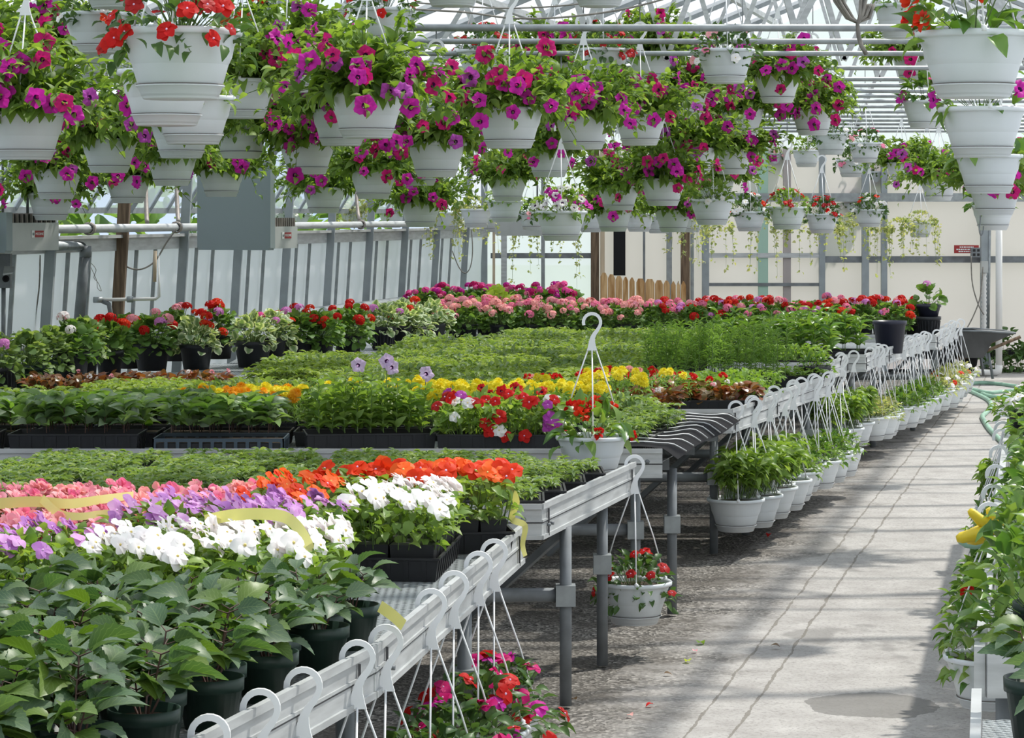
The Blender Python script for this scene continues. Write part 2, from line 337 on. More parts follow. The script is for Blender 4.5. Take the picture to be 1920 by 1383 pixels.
# each foliage maker returns (mesh, flower points, flower directions)
def f_petunia(seed, rad=.32, up=.30, hang=.14, n=96):
    g = np.random.default_rng(seed); mb = MB(); FP, FD = [], []
    az = g.uniform(0, 2 * PI, n); LP, LD, LS = [], [], []
    for i in range(n):
        o = np.array([math.cos(az[i]), math.sin(az[i]), 0]); r1 = g.uniform(.10, rad); st = o * g.uniform(.01, .11) + [0, 0, -.02]
        h = g.uniform(.06, up) * (1.15 - .55 * r1 / rad); dr = (g.uniform(0, hang) + (.16 if g.uniform() < .12 else 0)) * (r1 / rad) ** 2
        tt = np.linspace(0, 1, 7); P = st + tt[:, None] * o * (r1 - .04) + np.array([0, 0, 1.]) * (h * np.sin(tt * PI * .62) - dr * tt ** 2)[:, None]
        P[:, :2] += g.normal(0, .006, (7, 2)).cumsum(0); stems(mb, 'stem', P[:-1], P[1:], .0022)
        for k in range(1, 7):
            for _ in range(2 if k > 1 else 3):
                t = g.uniform(-.5, .5); LP.append(P[k] + (P[k] - P[k-1]) * t); v = norm(P[k] - P[k-1] + g.normal(0, .028, 3)); v = v + g.normal(0, .5, 3); v[2] += .1; LD.append(v)
                LS.append(g.uniform(.038, .060) * (1.15 if k < 3 else .9 - .25 * (k == 6)))
        FP.append(P[6] + [0, 0, .012]); f = norm(P[6] - P[5]) * .5 + o * .5 + [0, 0, .45] + g.normal(0, .25, 3); FD.append(f)
    LS = np.array(LS); leaves(mb, 'L_pet', 'ov', LP, LD, LS, LS * .6, roll=.9, g=g)
    # broad lower leaves over the rim
    a = g.uniform(0, 2 * PI, 72); e = np.stack([np.cos(a), np.sin(a), a * 0], -1); s2 = g.uniform(.05, .08, 72)
    leaves(mb, 'L_pet', 'ov2', e * g.uniform(.09, .14, 72)[:, None] + [0, 0, .004] + g.uniform(-.01, .05, 72)[:, None] * [0, 0, 1.], e + np.stack([a*0, a*0, g.uniform(-1.2, .3, 72)], -1), s2, s2 * .62, roll=.5, g=g)
    return mb.mesh('foliage'), np.array(FP), np.array(FD)
def f_mound(seed, rad=.15, h=.12, n=190, m='L_imp', L=(.03, .05), asp=.6, tpl='ov', hang=.05, nf=30):
    g = np.random.default_rng(seed); mb = MB(); d = dirs(n, -.25, 1.45, g); q = g.uniform(.45, 1, n) ** .6
    P = d * q[:, None] * np.array([rad, rad, h]) + [0, 0, .0]; P[:, 2] -= hang * (np.hypot(P[:, 0], P[:, 1]) / rad) ** 3
    v = d * .8 + g.normal(0, .45, (n, 3)); s = g.uniform(*L, n); leaves(mb, m, tpl, P, v, s, s * asp, roll=.7, g=g)
    k = n // 3; stems(mb, 'stem', np.c_[P[:k, :2] * .25, np.full(k, -.02)], P[:k], .0018)
    fd = dirs(nf, .05, 1.4, g); FP = fd * np.array([rad, rad, h]) * 1.06; FP[:, 2] -= hang * (np.hypot(FP[:, 0], FP[:, 1]) / rad) ** 3 - .012
    return mb.mesh('foliage'), FP, fd + [0, -.35, .35]
def f_box(seed, lx=.52, ly=.26, h=.12, n=520, m='L_imp', L=(.026, .042), asp=.62, tpl='ov', nf=60, stem=True, toplight=.55):
    g = np.random.default_rng(seed); mb = MB(); x = g.uniform(-.5, .5, n); y = g.uniform(-.5, .5, n)
    z = h * (1 - g.uniform(0, 1, n) ** 1.25 * .9) * (1 - .25 * (np.abs(x * 2) ** 4 + np.abs(y * 2) ** 4) / 2)
    P = np.stack([x * (lx + .03), y * (ly + .03), z], -1); o = np.stack([x * 1.6, y * 1.6, g.uniform(-.25, .65, n)], -1) + g.normal(0, .45, (n, 3))
    s = g.uniform(*L, n); leaves(mb, m, tpl, P, o, s, s * asp, roll=.6, g=g)
    if stem: k = n // 4; stems(mb, 'stem', np.c_[P[:k, :2] * .93, np.zeros(k)], P[:k], .0018)
    fx = g.uniform(-.5, .5, nf); fy = g.uniform(-.5, .5, nf); fz = h * (1.05 - .22 * (np.abs(fx * 2) ** 4 + np.abs(fy * 2) ** 4) / 2) + g.uniform(0, .025, nf)
    FP = np.stack([fx * (lx + .04), fy * (ly + .04), fz], -1); FD = np.stack([fx, fy - .5, g.uniform(.4, 1.1, nf)], -1) + g.normal(0, .2, (nf, 3))
    return mb.mesh('foliage'), FP, FD
def f_seed(seed, nx=10, ny=5, lx=.50, ly=.24, h=.07, m='L_seed', L=.036, per=7, gap=.0):
    g = np.random.default_rng(seed); mb = MB(); P, D, S = [], [], []
    for i in range(nx):
        for j in range(ny):
            if g.uniform() < gap: continue
            b = np.array([(i + .5) / nx - .5, (j + .5) / ny - .5, 0]) * [lx, ly, 0] + np.append(g.normal(0, .004, 2), 0); hh = h * g.uniform(.7, 1.15)
            stems(mb, 'stem', b, b + [0, 0, hh], .0018)
            for lv, e in ((.55, .1), (1.0, .4)):
                a0 = g.uniform(0, 6.28); k = per if lv > .6 else per - 2
                for q in range(k):
                    a = a0 + q * 2 * PI / k + g.normal(0, .2); P.append(b + [0, 0, hh * lv]); D.append((math.cos(a), math.sin(a), e + g.normal(0, .25))); S.append(L * g.uniform(.7, 1.15))
    S = np.array(S); leaves(mb, m, 'la', P, D, S, S * .42, roll=.5, g=g)
    return mb.mesh('foliage'), None, None
def f_broad(seed, nx=6, ny=3, lx=.48, ly=.22, h=.13, m='L_dah2', L=.085, st='stemd', lvs=(.3, .55, .75, .9, 1.0), asp=.6):
    g = np.random.default_rng(seed); mb = MB(); P, D, S = [], [], []
    for i in range(nx):
        for j in range(ny):
            b = np.array([(i + .5) / nx - .5, (j + .5) / ny - .5, 0]) * [lx, ly, 0]; hh = h * g.uniform(.75, 1.15); top = b + [g.normal(0, .01), g.normal(0, .01), hh]
            stems(mb, st, b, top, .003)
            for lv in lvs:
                a0 = g.uniform(0, 6.28)
                for q in range(3 if lv < .95 else 2):
                    a = a0 + q * 2 * PI / 3 + g.normal(0, .3); P.append(b + (top - b) * lv); D.append((math.cos(a), math.sin(a), g.uniform(.2, 1.1))); S.append(L * g.uniform(.7, 1.15) * (1 if lv < .95 else .75))
    S = np.array(S); leaves(mb, m, 'ov', P, D, S, S * asp, roll=.8, g=g)
    return mb.mesh('foliage'), None, None
def f_dahlia(seed, m='L_dah'):
    g = np.random.default_rng(seed); mb = MB(); P, D, S = [], [], []
    for k in range(5):
        a = k * 2 * PI / 5 + g.normal(0, .4); o = np.array([math.cos(a), math.sin(a), 0]); top = o * g.uniform(.03, .075) + [0, 0, g.uniform(.07, .17)]
        stems(mb, 'stemd', o * .012, top, .004)
        for lv in (.5, .8, 1.0):
            b0 = g.uniform(0, 6.28)
            for q in range(2):
                b = b0 + q * PI + g.normal(0, .35); v = np.array([math.cos(b), math.sin(b), 0]) + o * .7; q1 = o * .012 + (top - o * .012) * lv; q2 = q1 + norm(v) * .03 + [0, 0, .012]
                stems(mb, 'stemd', q1, q2, .0025); P.append(q2); v = norm(v); v[2] = g.uniform(-.15, .7); D.append(v); S.append(g.uniform(.085, .14) * (1 if lv < .95 else .85))
    S = np.array(S); leaves(mb, m, 'ser', P, D, S, S * .62, roll=.9, g=g)
    return mb.mesh('foliage'), None, None
def f_ger(seed, rad=.19, h=.23, n=190, m='L_ger', L=(.05, .075), nf=12):
    g = np.random.default_rng(seed); mb = MB(); d = dirs(n, -.4, 1.45, g); q = g.uniform(.4, 1, n) ** .5
    P = d * q[:, None] * np.array([rad, rad, h * .85]) + [0, 0, .03]; s = g.uniform(*L, n); v = d + g.normal(0, .5, (n, 3))
    leaves(mb, m, 'ro', P, v, s, s * 1.05, roll=.6, g=g); k = n // 3; stems(mb, 'stem', np.c_[P[:k, :2] * .2, np.zeros(k)], P[:k], .003)
    fd = dirs(nf, .15, 1.35, g); FP = fd * np.array([rad * 1.1, rad * 1.1, h * .9]) + [0, 0, .07]
    return mb.mesh('foliage'), FP, np.array([0, -.15, 1.]) + fd * .6
def f_fern(seed, lx=.5, ly=.5, h=.3, n=60):
    g = np.random.default_rng(seed); mb = MB(); P, D, S = [], [], []
    for i in range(n):
        b = np.array([g.uniform(-.5, .5) * lx, g.uniform(-.5, .5) * ly, 0]); hh = h * g.uniform(.7, 1.1); top = b + [g.normal(0, .03), g.normal(0, .03), hh]; stems(mb, 'stem', b, top, .002)
        for k in range(34):
            lv = g.uniform(.25, 1.0); P.append(b + (top - b) * lv); v = dirs(1, .1, .9, g)[0]; D.append(v); S.append(g.uniform(.03, .07))
    S = np.array(S); leaves(mb, 'L_fern', 'st', P, D, S, .006, roll=.8, g=g); return mb.mesh('foliage'), None, None
def f_vine(seed, n=14, drop=.45, rad=.2, m='L_ivy'):
    g = np.random.default_rng(seed); mb = MB(); P, D, S = [], [], []
    for i in range(n):
        a = g.uniform(0, 6.28); o = np.array([math.cos(a), math.sin(a), 0]); dd = g.uniform(.1, 1) * drop; t = np.linspace(0, 1, 8)
        Q = o * (.1 + (rad - .1) * np.sqrt(t))[:, None] + np.array([0, 0, 1]) * (.06 * np.sin(t * 3) - dd * t ** 1.6)[:, None]; stems(mb, 'stem', Q[:-1], Q[1:], .0014)
        for k in range(8):
            for _ in range(3): P.append(Q[k] + g.normal(0, .012, 3)); D.append(o * .5 + g.normal(0, .5, 3) + [0, 0, -.2]); S.append(g.uniform(.022, .04))
    S = np.array(S); leaves(mb, m, 'ov', P, D, S, S * .75, roll=.9, g=g)
    d = dirs(70, .0, 1.4, g); leaves(mb, m, 'ov', d * [.13, .13, .09], d + g.normal(0, .4, (70, 3)), .035, .026, roll=.8, g=g)
    return mb.mesh('foliage'), d[:8] * [.14, .14, .1], d[:8]
def f_upright(seed, n=26, h=.2, rad=.12, m='L_imp', L=.07, lean=(.05, 0)):
    g = np.random.default_rng(seed); mb = MB(); P, D, S = [], [], []
    for i in range(n):
        r = rad * math.sqrt(g.uniform(.02, 1)); a = g.uniform(0, 6.28); b = np.array([r * math.cos(a) * .8, r * math.sin(a) * .8, 0]); hh = h * g.uniform(.55, 1.1); top = b * 1.35 + [lean[0] * g.uniform(0, 1.5), lean[1], hh]; stems(mb, 'stem', b, top, .0025)
        for lv in (.45, .7, .9, 1.0):
            for q in range(2): P.append(b + (top - b) * lv); v = dirs(1, -.2, .8, g)[0]; v[:2] += b[:2] * 3; D.append(v); S.append(L * g.uniform(.65, 1.1))
    S = np.array(S); leaves(mb, m, 'ov2', P, D, S, S * .5, roll=.7, g=g); i = g.integers(0, len(P), 12); P = np.array(P)
    return mb.mesh('foliage'), P[i] + [0, 0, .03], dirs(12, .3, 1.2, g) + [0, -.3, 0]

# ------------------------------------------------------------------ pots, trays, baskets: shared meshes
def lathe_mesh(name, prof, m, k=32):
    return MB().lathe(prof, m, k).mesh(name)
POT = lathe_mesh('pot', [(0, -.150), (.088, -.150), (.094, -.128), (.0955, -.127), (.109, -.08), (.121, -.040), (.131, -.014), (.1315, -.013), (.138, -.013), (.141, -.010), (.141, .0), (.138, .003), (.133, .003), (.128, -.006), (.118, -.06), (.09, -.12), (0, -.12)], 'white')
M['grime'] = plain('grime_in_groove', (.16, .15, .14), .9)
SAUCER = (lambda prof, m: MB().lathe(prof, m, 32).lathe([(.0965, -.1262), (.1005, -.1240), (.1005, -.1222), (.0970, -.1215)], 'grime', 32).mesh('drip_saucer'))( [(0, -.156), (.083, -.156), (.0855, -.154), (.098, -.125), (.1015, -.1245), (.1015, -.127), (.096, -.129), (.088, -.129)], 'saucer')
SOIL = lathe_mesh('soil', [(.124, -.012), (.06, -.008), (0, -.006)], 'soil', 16)
def hook_mesh():
    mb = MB(); pts = []
    for a in np.linspace(200, -25, 14): pts.append((.033 * math.cos(math.radians(a)), .033 * math.sin(math.radians(a)), .006))
    pts += [(.022, -.028, .0065), (.010, -.044, .0075), (.003, -.058, .009), (0, -.075, .012), (0, -.095, .016), (0, -.108, .020)]
    P = np.array([p[:2] for p in pts]); w = np.array([p[2] for p in pts]); T = np.gradient(P, axis=0); T = norm(T); N = np.stack([-T[:, 1], T[:, 0]], -1)
    V = []
    for y in (-.005, .005):
        for sg in (-1, 1):
            q = P + N * w[:, None] * sg; V.append(np.stack([q[:, 0], np.full(len(P), y), q[:, 1] + .435], -1))
    n = len(P); V = np.concatenate(V); F = []
    for i in range(n - 1):
        F += [(i, i+1, n+i+1, n+i), (2*n+i, 3*n+i, 3*n+i+1, 2*n+i+1), (i, 2*n+i, 2*n+i+1, i+1), (n+i, n+i+1, 3*n+i+1, 3*n+i)]
    F += [(0, n, 3*n, 2*n), (n-1, 3*n-1, 4*n-1, 2*n-1)]
    return mb.add(V, F, 'wire', False).mesh('hanger_hook')
HOOK = hook_mesh()
WIRES = []
for a in (-PI / 2, PI / 6, 5 * PI / 6):
    e = Vector((.137 * math.cos(a), .137 * math.sin(a), .0)); t = Vector((.018 * math.cos(a), .004 * math.sin(a), .330))
    mb = MB().tube([t, t.lerp(e, .5) + Vector((e.x, e.y, 0)) * .04, e], .0028, 'wire', 5)
    mb.lathe([(0, .012), (.007, .009), (.008, -.004), (0, -.006)], 'wire', 6, c=tuple(e)); WIRES.append(mb.mesh('hanger_wire'))
WIRES_ALL = MB()
for a in (-PI / 2, PI / 6, 5 * PI / 6):
    WIRES_ALL.tube([(.018 * math.cos(a), .004 * math.sin(a), .330), (.137 * math.cos(a), .137 * math.sin(a), 0)], .003, 'wire', 4)
WIRES_ALL = WIRES_ALL.mesh('hanger_wire')
def tray_mesh(lx=.54, ly=.28, h=.065, m='black', ribs=True):
    mb = MB(); a, b = lx / 2, ly / 2; i, j = a - .012, b - .012
    def ring(x, y, z): return [(-x, -y, z), (x, -y, z), (x, y, z), (-x, y, z)]
    V = ring(i, j, 0) + ring(a - .004, b - .004, h - .006) + ring(a, b, h - .006) + ring(a, b, h) + ring(a - .007, b - .007, h) + ring(i - .004, j - .004, .01)
    F = [(3, 2, 1, 0)]
    for k in range(5):
        for q in range(4): F.append((k*4+q, k*4+(q+1) % 4, k*4+4+(q+1) % 4, k*4+4+q))
    mb.add(V, F, m, False)
    if ribs:
        for x in np.linspace(-i + .03, i - .03, 10):
            for sg in (-1, 1): mb.hexa([(x-.006, sg*(j-.001), .002), (x+.006, sg*(j-.001), .002), (x+.006, sg*(j+.003), .002), (x-.006, sg*(j+.003), .002), (x-.006, sg*(b-.005), h-.007), (x+.006, sg*(b-.005), h-.007), (x+.006, sg*(b-.001), h-.007), (x-.006, sg*(b-.001), h-.007)], m)
        for y in np.linspace(-j + .03, j - .03, 5):
            for sg in (-1, 1): mb.hexa([(sg*(i-.001), y-.006, .002), (sg*(i+.003), y-.006, .002), (sg*(i+.003), y+.006, .002), (sg*(i-.001), y+.006, .002), (sg*(a-.005), y-.006, h-.007), (sg*(a-.001), y-.006, h-.007), (sg*(a-.001), y+.006, h-.007), (sg*(a-.005), y+.006, h-.007)], m)
    return mb.mesh('tray')
TRAY = tray_mesh()
def crate_tray():                                    # open-sided tray of square windows
    mb = MB(); a, b, h = .27, .14, .07
    for z0, z1 in ((0, .012), (h - .014, h)):
        mb.box((-a, -b, z0), (a, -b + .006, z1), 'bluegrey'); mb.box((-a, b - .006, z0), (a, b, z1), 'bluegrey'); mb.box((-a, -b, z0), (-a + .006, b, z1), 'bluegrey'); mb.box((a - .006, -b, z0), (a, b, z1), 'bluegrey')
    for x in np.linspace(-a, a - .014, 12): mb.box((x, -b, .012), (x + .014, -b + .005, h - .014), 'bluegrey'); mb.box((x, b - .005, .012), (x + .014, b, h - .014), 'bluegrey')
    for y in np.linspace(-b, b - .012, 6): mb.box((-a, y, .012), (-a + .005, y + .012, h - .014), 'bluegrey'); mb.box((a - .005, y, .012), (a, y + .012, h - .014), 'bluegrey')
    mb.box((-a + .01, -b + .01, .002), (a - .01, b - .01, .05), 'black'); return mb.mesh('tray')
CRATE = crate_tray()
def soil_slab(lx=.5, ly=.24, cells=True):
    mb = MB(); nx, ny = 10, 5; x0, y0 = -lx / 2, -ly / 2
    mb.add([(x0, y0, 0), (-x0, y0, 0), (-x0, -y0, 0), (x0, -y0, 0)], [(0, 1, 2, 3)], 'soil', False)
    return mb.mesh('soil')
TSOIL = soil_slab()
def cellgrid():
    mb = MB(); nx, ny, a, b = 10, 5, .255, .125
    for i in range(nx + 1): x = -a + 2 * a * i / nx; mb.box((x - .004, -b, .05), (x + .004, b, .063), 'black')
    for j in range(ny + 1): y = -b + 2 * b * j / ny; mb.box((-a, y - .004, .05), (a, y + .004, .063), 'black')
    return mb.mesh('cell_insert')
CELLS = cellgrid()
def packs():                                         # cell packs standing proud of the tray
    mb = MB(); a, b = .25, .125; nx = 6
    for i in range(nx):
        for j in range(2):
            x0 = -a + 2 * a * i / nx + .002; x1 = -a + 2 * a * (i + 1) / nx - .002; y0 = -b + b * j + .002; y1 = -b + b * (j + 1) - .002
            mb.hexa([(x0+.006, y0+.004, .03), (x1-.006, y0+.004, .03), (x1-.006, y1-.004, .03), (x0+.006, y1-.004, .03), (x0, y0, .098), (x1, y0, .098), (x1, y1, .098), (x0, y1, .098)], 'black')
    return mb.mesh('cell_pack')
PACKS = packs()
def tapered_pot(r, h, m, rim=.012):
    mb = MB().lathe([(0, 0), (r * .74, 0), (r * .93, h - rim * 2.2), (r, h - rim * 2.1), (r * 1.01, h), (r * .95, h), (r * .9, h - .02), (0, h - .022)], m, 26); return mb
_pots = {}
def pot_mesh(r, h, m, ribs=0):
    k = (r, h, m)
    if k not in _pots:
        mb = tapered_pot(r, h, m)
        for i in range(ribs):
            a = i * 2 * PI / ribs; c = Vector((math.cos(a), math.sin(a), 0)); mb.bar(c * r * .755 + Vector((0, 0, .01)), c * r * .93 + Vector((0, 0, h * .8)), .006, .006, m, up=c)
        _pots[k] = mb.mesh('pot')
    return _pots[k]
_soil = {}
def pot_soil(r):
    if r not in _soil: _soil[r] = lathe_mesh('soil', [(r * .89, 0), (r * .4, .004), (0, .006)], 'soil', 14)
    return _soil[r]

# ================================================================== THE SETTING
def mesh_top_mat():                                  # expanded metal: strands with real gaps
    m, nt, out = _mat('expanded_metal')
    tc = nd(nt, 'ShaderNodeTexCoord'); sp = nd(nt, 'ShaderNodeSeparateXYZ'); nt.links.new(tc.outputs['Object'], sp.inputs[0])
    def mth(op, a, b=None, c=None):
        n = nd(nt, 'ShaderNodeMath', operation=op)
        for i, v in enumerate((a, b, c)):
            if v is None: continue
            if isinstance(v, (int, float)): n.inputs[i].default_value = v
            else: nt.links.new(v, n.inputs[i])
        return n.outputs[0]
    u = mth('MULTIPLY', sp.outputs[0], 26.0); v = mth('MULTIPLY', sp.outputs[1], 60.0)
    a = mth('FRACT', mth('ADD', u, v)); b = mth('FRACT', mth('SUBTRACT', u, v))
    k = mth('MAXIMUM', mth('LESS_THAN', a, .28), mth('LESS_THAN', b, .28))
    p = nd(nt, 'ShaderNodeBsdfPrincipled', Roughness=.5, Metallic=.3); p.inputs['Base Color'].default_value = (.42, .46, .48, 1)
    t = nd(nt, 'ShaderNodeBsdfTransparent'); ms = nd(nt, 'ShaderNodeMixShader')
    nt.links.new(k, ms.inputs[0]); nt.links.new(t.outputs[0], ms.inputs[1]); nt.links.new(p.outputs[0], ms.inputs[2]); nt.links.new(ms.outputs[0], out.inputs[0]); return m
M['mesh'] = mesh_top_mat()
M['panel'] = sheet('wall_panel', (.92, .94, 1.0), 0, .78, .05)
M['panelb'] = sheet('end_wall_panel', (.76, .705, .69), .0, .5, .14)
M['panelclear'] = sheet('end_wall_bright_panel', (.84, .89, .94), .12, .7, .06)
M['roofpane'] = sheet('roof_glazing', (.86, .90, .95), .66, .7, .1)
M['ventpane'] = sheet('vent_glazing', (.80, .87, .95), .45, .7, .05)
M['lawn'] = plain('outdoor_grass', (.14, .24, .06), .9, noise=.5, nscale=2)

def floor_mat(kind):
    m, nt, out = _mat(kind)
    L = nt.links.new
    tc = nd(nt, 'ShaderNodeTexCoord'); ob = tc.outputs['Object']
    def noise(sc, det=6., rough=.6, stretch=None):
        v = ob
        if stretch: mp = nd(nt, 'ShaderNodeMapping'); mp.inputs['Scale'].default_value = stretch; L(ob, mp.inputs[0]); v = mp.outputs[0]
        n = nd(nt, 'ShaderNodeTexNoise', Scale=sc, Detail=det, Roughness=rough); L(v, n.inputs['Vector']); return n.outputs[0]
    def rmp(x, stops):
        r = nd(nt, 'ShaderNodeValToRGB'); e = r.color_ramp.elements
        while len(e) < len(stops): e.new(.5)
        for i, (p, c) in enumerate(stops): e[i].position = p; e[i].color = c4(c) if not np.isscalar(c) else (c, c, c, 1)
        L(x, r.inputs[0]); return r.outputs[0]
    def mix(f, a, b):
        n = nd(nt, 'ShaderNodeMix', data_type='RGBA'); L(f, n.inputs[0])
        for i, v in ((6, a), (7, b)):
            if isinstance(v, tuple): n.inputs[i].default_value = c4(v)
            else: L(v, n.inputs[i])
        return n.outputs[2]
    def mth(op, a, b=None, c=None):
        n = nd(nt, 'ShaderNodeMath', operation=op)
        for i, v in enumerate((a, b, c)):
            if v is None: continue
            if isinstance(v, (int, float)): n.inputs[i].default_value = v
            else: L(v, n.inputs[i])
        return n.outputs[0]
    vo = nd(nt, 'ShaderNodeTexVoronoi', Scale=85.0); L(ob, vo.inputs['Vector'])
    sv = nd(nt, 'ShaderNodeSeparateColor'); L(vo.outputs['Color'], sv.inputs[0])
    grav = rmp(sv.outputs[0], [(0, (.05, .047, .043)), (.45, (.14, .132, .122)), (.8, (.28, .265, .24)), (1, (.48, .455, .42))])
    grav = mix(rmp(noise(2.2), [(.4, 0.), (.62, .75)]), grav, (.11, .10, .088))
    sp = nd(nt, 'ShaderNodeSeparateXYZ'); L(ob, sp.inputs[0])
    u = mth('MULTIPLY_ADD', sp.outputs[1], -SL, sp.outputs[0])
    uw = mth('ADD', u, mth('MULTIPLY_ADD', noise(1.6, 8., .7), .06, -.03))
    if kind == 'gravel':
        col = grav
    else:
        con = rmp(noise(5., 8.), [(.3, (.33, .315, .30)), (.7, (.48, .465, .445))])
        con = mix(rmp(noise(90., 3.), [(.50, 0.), (.66, .55)]), con, (.21, .20, .185))
        # wet patches, dry at their rims
        w = noise(.75, 5., .55, (1., .55, 1.)); con = mix(rmp(w, [(.565, 0.), (.58, .6)]), con, (.19, .185, .175))
        # one puddle stain near the front
        dx = mth('SUBTRACT', sp.outputs[0], 1.21); dy = mth('SUBTRACT', sp.outputs[1], 8.98)
        e = mth('ADD', mth('POWER', mth('MULTIPLY', dx, 4.6), 2.), mth('POWER', mth('MULTIPLY', dy, 4.2), 2.))
        e = mth('ADD', e, mth('MULTIPLY_ADD', noise(4., 5.), 1.5, -.75)); con = mix(mth('MULTIPLY', mth('LESS_THAN', e, 1.), .75), con, (.17, .165, .155))
        # lengthwise and crosswise joints
        for c, wd in ((-1.178, .0055), (-1.32, .005)):
            con = mix(mth('MULTIPLY', mth('LESS_THAN', mth('ABSOLUTE', mth('SUBTRACT', uw, c)), mth('MULTIPLY_ADD', noise(7.), wd * 4, -wd)), .62), con, (.13, .115, .09))
        yy = mth('FRACT', mth('MULTIPLY_ADD', mth('ADD', sp.outputs[1], mth('MULTIPLY', noise(2.), .05)), 1 / 3.05, .24))
        con = mix(mth('MULTIPLY', mth('LESS_THAN', yy, .005), .7), con, (.15, .14, .12))
        # grit drifting on from the gravel
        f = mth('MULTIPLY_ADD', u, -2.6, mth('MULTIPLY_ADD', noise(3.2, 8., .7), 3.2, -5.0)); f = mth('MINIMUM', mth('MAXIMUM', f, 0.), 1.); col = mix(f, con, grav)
    b = nd(nt, 'ShaderNodeBsdfPrincipled', Roughness=.9); b.inputs['Specular IOR Level'].default_value = .2; L(col, b.inputs['Base Color'])
    bp = nd(nt, 'ShaderNodeBump', Strength=.5 if kind == 'gravel' else .15, Distance=.02); L(vo.outputs['Distance'] if kind == 'gravel' else noise(60.), bp.inputs['Height']); L(bp.outputs[0], b.inputs['Normal'])
    L(b.outputs[0], out.inputs[0]); return m
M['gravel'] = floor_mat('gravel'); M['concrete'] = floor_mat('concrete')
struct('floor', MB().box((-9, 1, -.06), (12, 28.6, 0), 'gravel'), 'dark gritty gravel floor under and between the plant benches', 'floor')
def strip(u0, u1, y0, y1, z0, z1, m):
    return MB().hexa([(SL*y0+u0, y0, z0), (SL*y0+u1, y0, z0), (SL*y1+u1, y1, z0), (SL*y1+u0, y1, z0), (SL*y0+u0, y0, z1), (SL*y0+u1, y0, z1), (SL*y1+u1, y1, z1), (SL*y1+u0, y1, z1)], m)
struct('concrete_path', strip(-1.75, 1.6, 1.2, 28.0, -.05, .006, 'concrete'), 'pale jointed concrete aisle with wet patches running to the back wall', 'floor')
struct('outdoor_ground', MB().add([(-60, -20, -.08), (60, -20, -.08), (60, 90, -.08), (-60, 90, -.08)], [(0, 1, 2, 3)], 'lawn'), 'green lawn outside the greenhouse walls', 'ground')

LEAN = .062
def wl(Y, z, off=0.): return Vector((wallx(Y) + off + (min(z, 2.35) - 1.45) * LEAN, Y, z))
BAY = [16.33 + 1.185 * k for k in range(-9, 10)]
YB = 28.1; EAVE, RIDGE, HALF = 2.35, 4.1, 4.2
# left side wall: sheets below, sill, tilted vents above
mb = MB()
for a, b in zip([4.5] + BAY, BAY + [YB]):
    mb.add([tuple(wl(a, .0)), tuple(wl(b, .0)), tuple(wl(b, 1.42)), tuple(wl(a, 1.42))], [(0, 1, 2, 3)], 'panel', False)
struct('wall_left', mb, 'white translucent sheet side wall between grey posts', 'wall')
mb = MB(); mb.bar(wl(4.5, 1.46, .02), wl(YB, 1.46, .02), .05, .09, 'alu'); mb.bar(wl(4.5, 1.51, .06), wl(YB, 1.51, .06), .05, .02, 'alu')
struct('sill_rail', mb, 'pale metal sill rail along the top of the left wall sheets', 'trim')
for i, Y in enumerate(BAY):
    wood = i == 10
    mb = MB(); w = .062 if not wood else .075
    mb.bar(wl(Y, 0, .07), wl(Y, 2.4, .07), w, w, 'wood' if wood else 'post', up=(0, 1, 0))
    struct('wall_post', mb, 'weathered brown wooden post against the left wall' if wood else 'square grey post of the left wall', 'post', None if wood else 'posts of the left wall')
    if i < len(BAY) - 1:
        for f in (.32, .62):
            Y2 = Y + f * 1.185; struct('wall_mullion', MB().bar(wl(Y2, 0, .03), wl(Y2, 1.42, .03), .024, .03, 'galv', up=(0, 1, 0)), 'thin grey mullion between two sheets of the left wall', 'mullion', 'mullions of the left wall')
for i in range(len(BAY) - 1):
    a, b = BAY[i] + .06, BAY[i+1] - .06
    if b < 11: continue
    t0, t1 = wl(a, 2.3), wl(b, 2.3); p0, p1 = wl(a, 1.68, -.34), wl(b, 1.68, -.34); mb = MB()
    mb.add([tuple(t0), tuple(t1), tuple(p1), tuple(p0)], [(0, 1, 2, 3)], 'ventpane', False)
    fr = MB(); fr.bar(p0, p1, .03, .04, 'galv'); fr.bar(t0, t1, .03, .04, 'galv')
    for k in range(4): fr.bar(p0.lerp(p1, k / 3), t0.lerp(t1, k / 3), .025, .03, 'galv')
    w = struct('window_%d' % (i + 1), mb, 'tilted open glass vent above the left wall sheets', 'window', 'open side vents of the left wall'); part('window_frame', fr, w)
# vent shaft with curved toothed racks
sh = empty('vent_shaft', (0, 0, 0), 0, 'long pale steel vent shaft pipe along the left wall with clamps', 'pipe')
part('shaft', MB().tube([wl(9, 1.565, .16), wl(27.9, 1.565, .16)], .028, 'alu', 10), sh)
for x in (117, 285, 420, 640):
    s = walls(x); p = wl(F_PX / s, 1.565, .16); part('clamp', MB().lathe([(.03, -.03), (.042, -.03), (.042, .03), (.03, .03)], 'rust', 12), sh, p, (PI / 2, 0, 0))
for j, x in enumerate((232, 292, 640)):
    s = walls(x); Y = F_PX / s; mb = MB(); pts = []
    for t in np.linspace(0, 1, 14): pts.append(wl(Y + .02 + .35 * t, 1.60 + .30 * t ** 1.5 + .1 * t, .14 - .16 * t))
    mb.tube(pts, .015, 'rust', 6)
    for q in pts[1:]: mb.tube([q, q - Vector((0, -.006, .03))], .007, 'rust', 4)
    solo('vent_rack', mb, ['curved toothed steel vent rack rising beside the brown wooden post', 'curved toothed steel vent rack left of the wide heater', 'curved toothed steel vent rack right of the wide heater'][j], 'rack', 'curved vent racks')
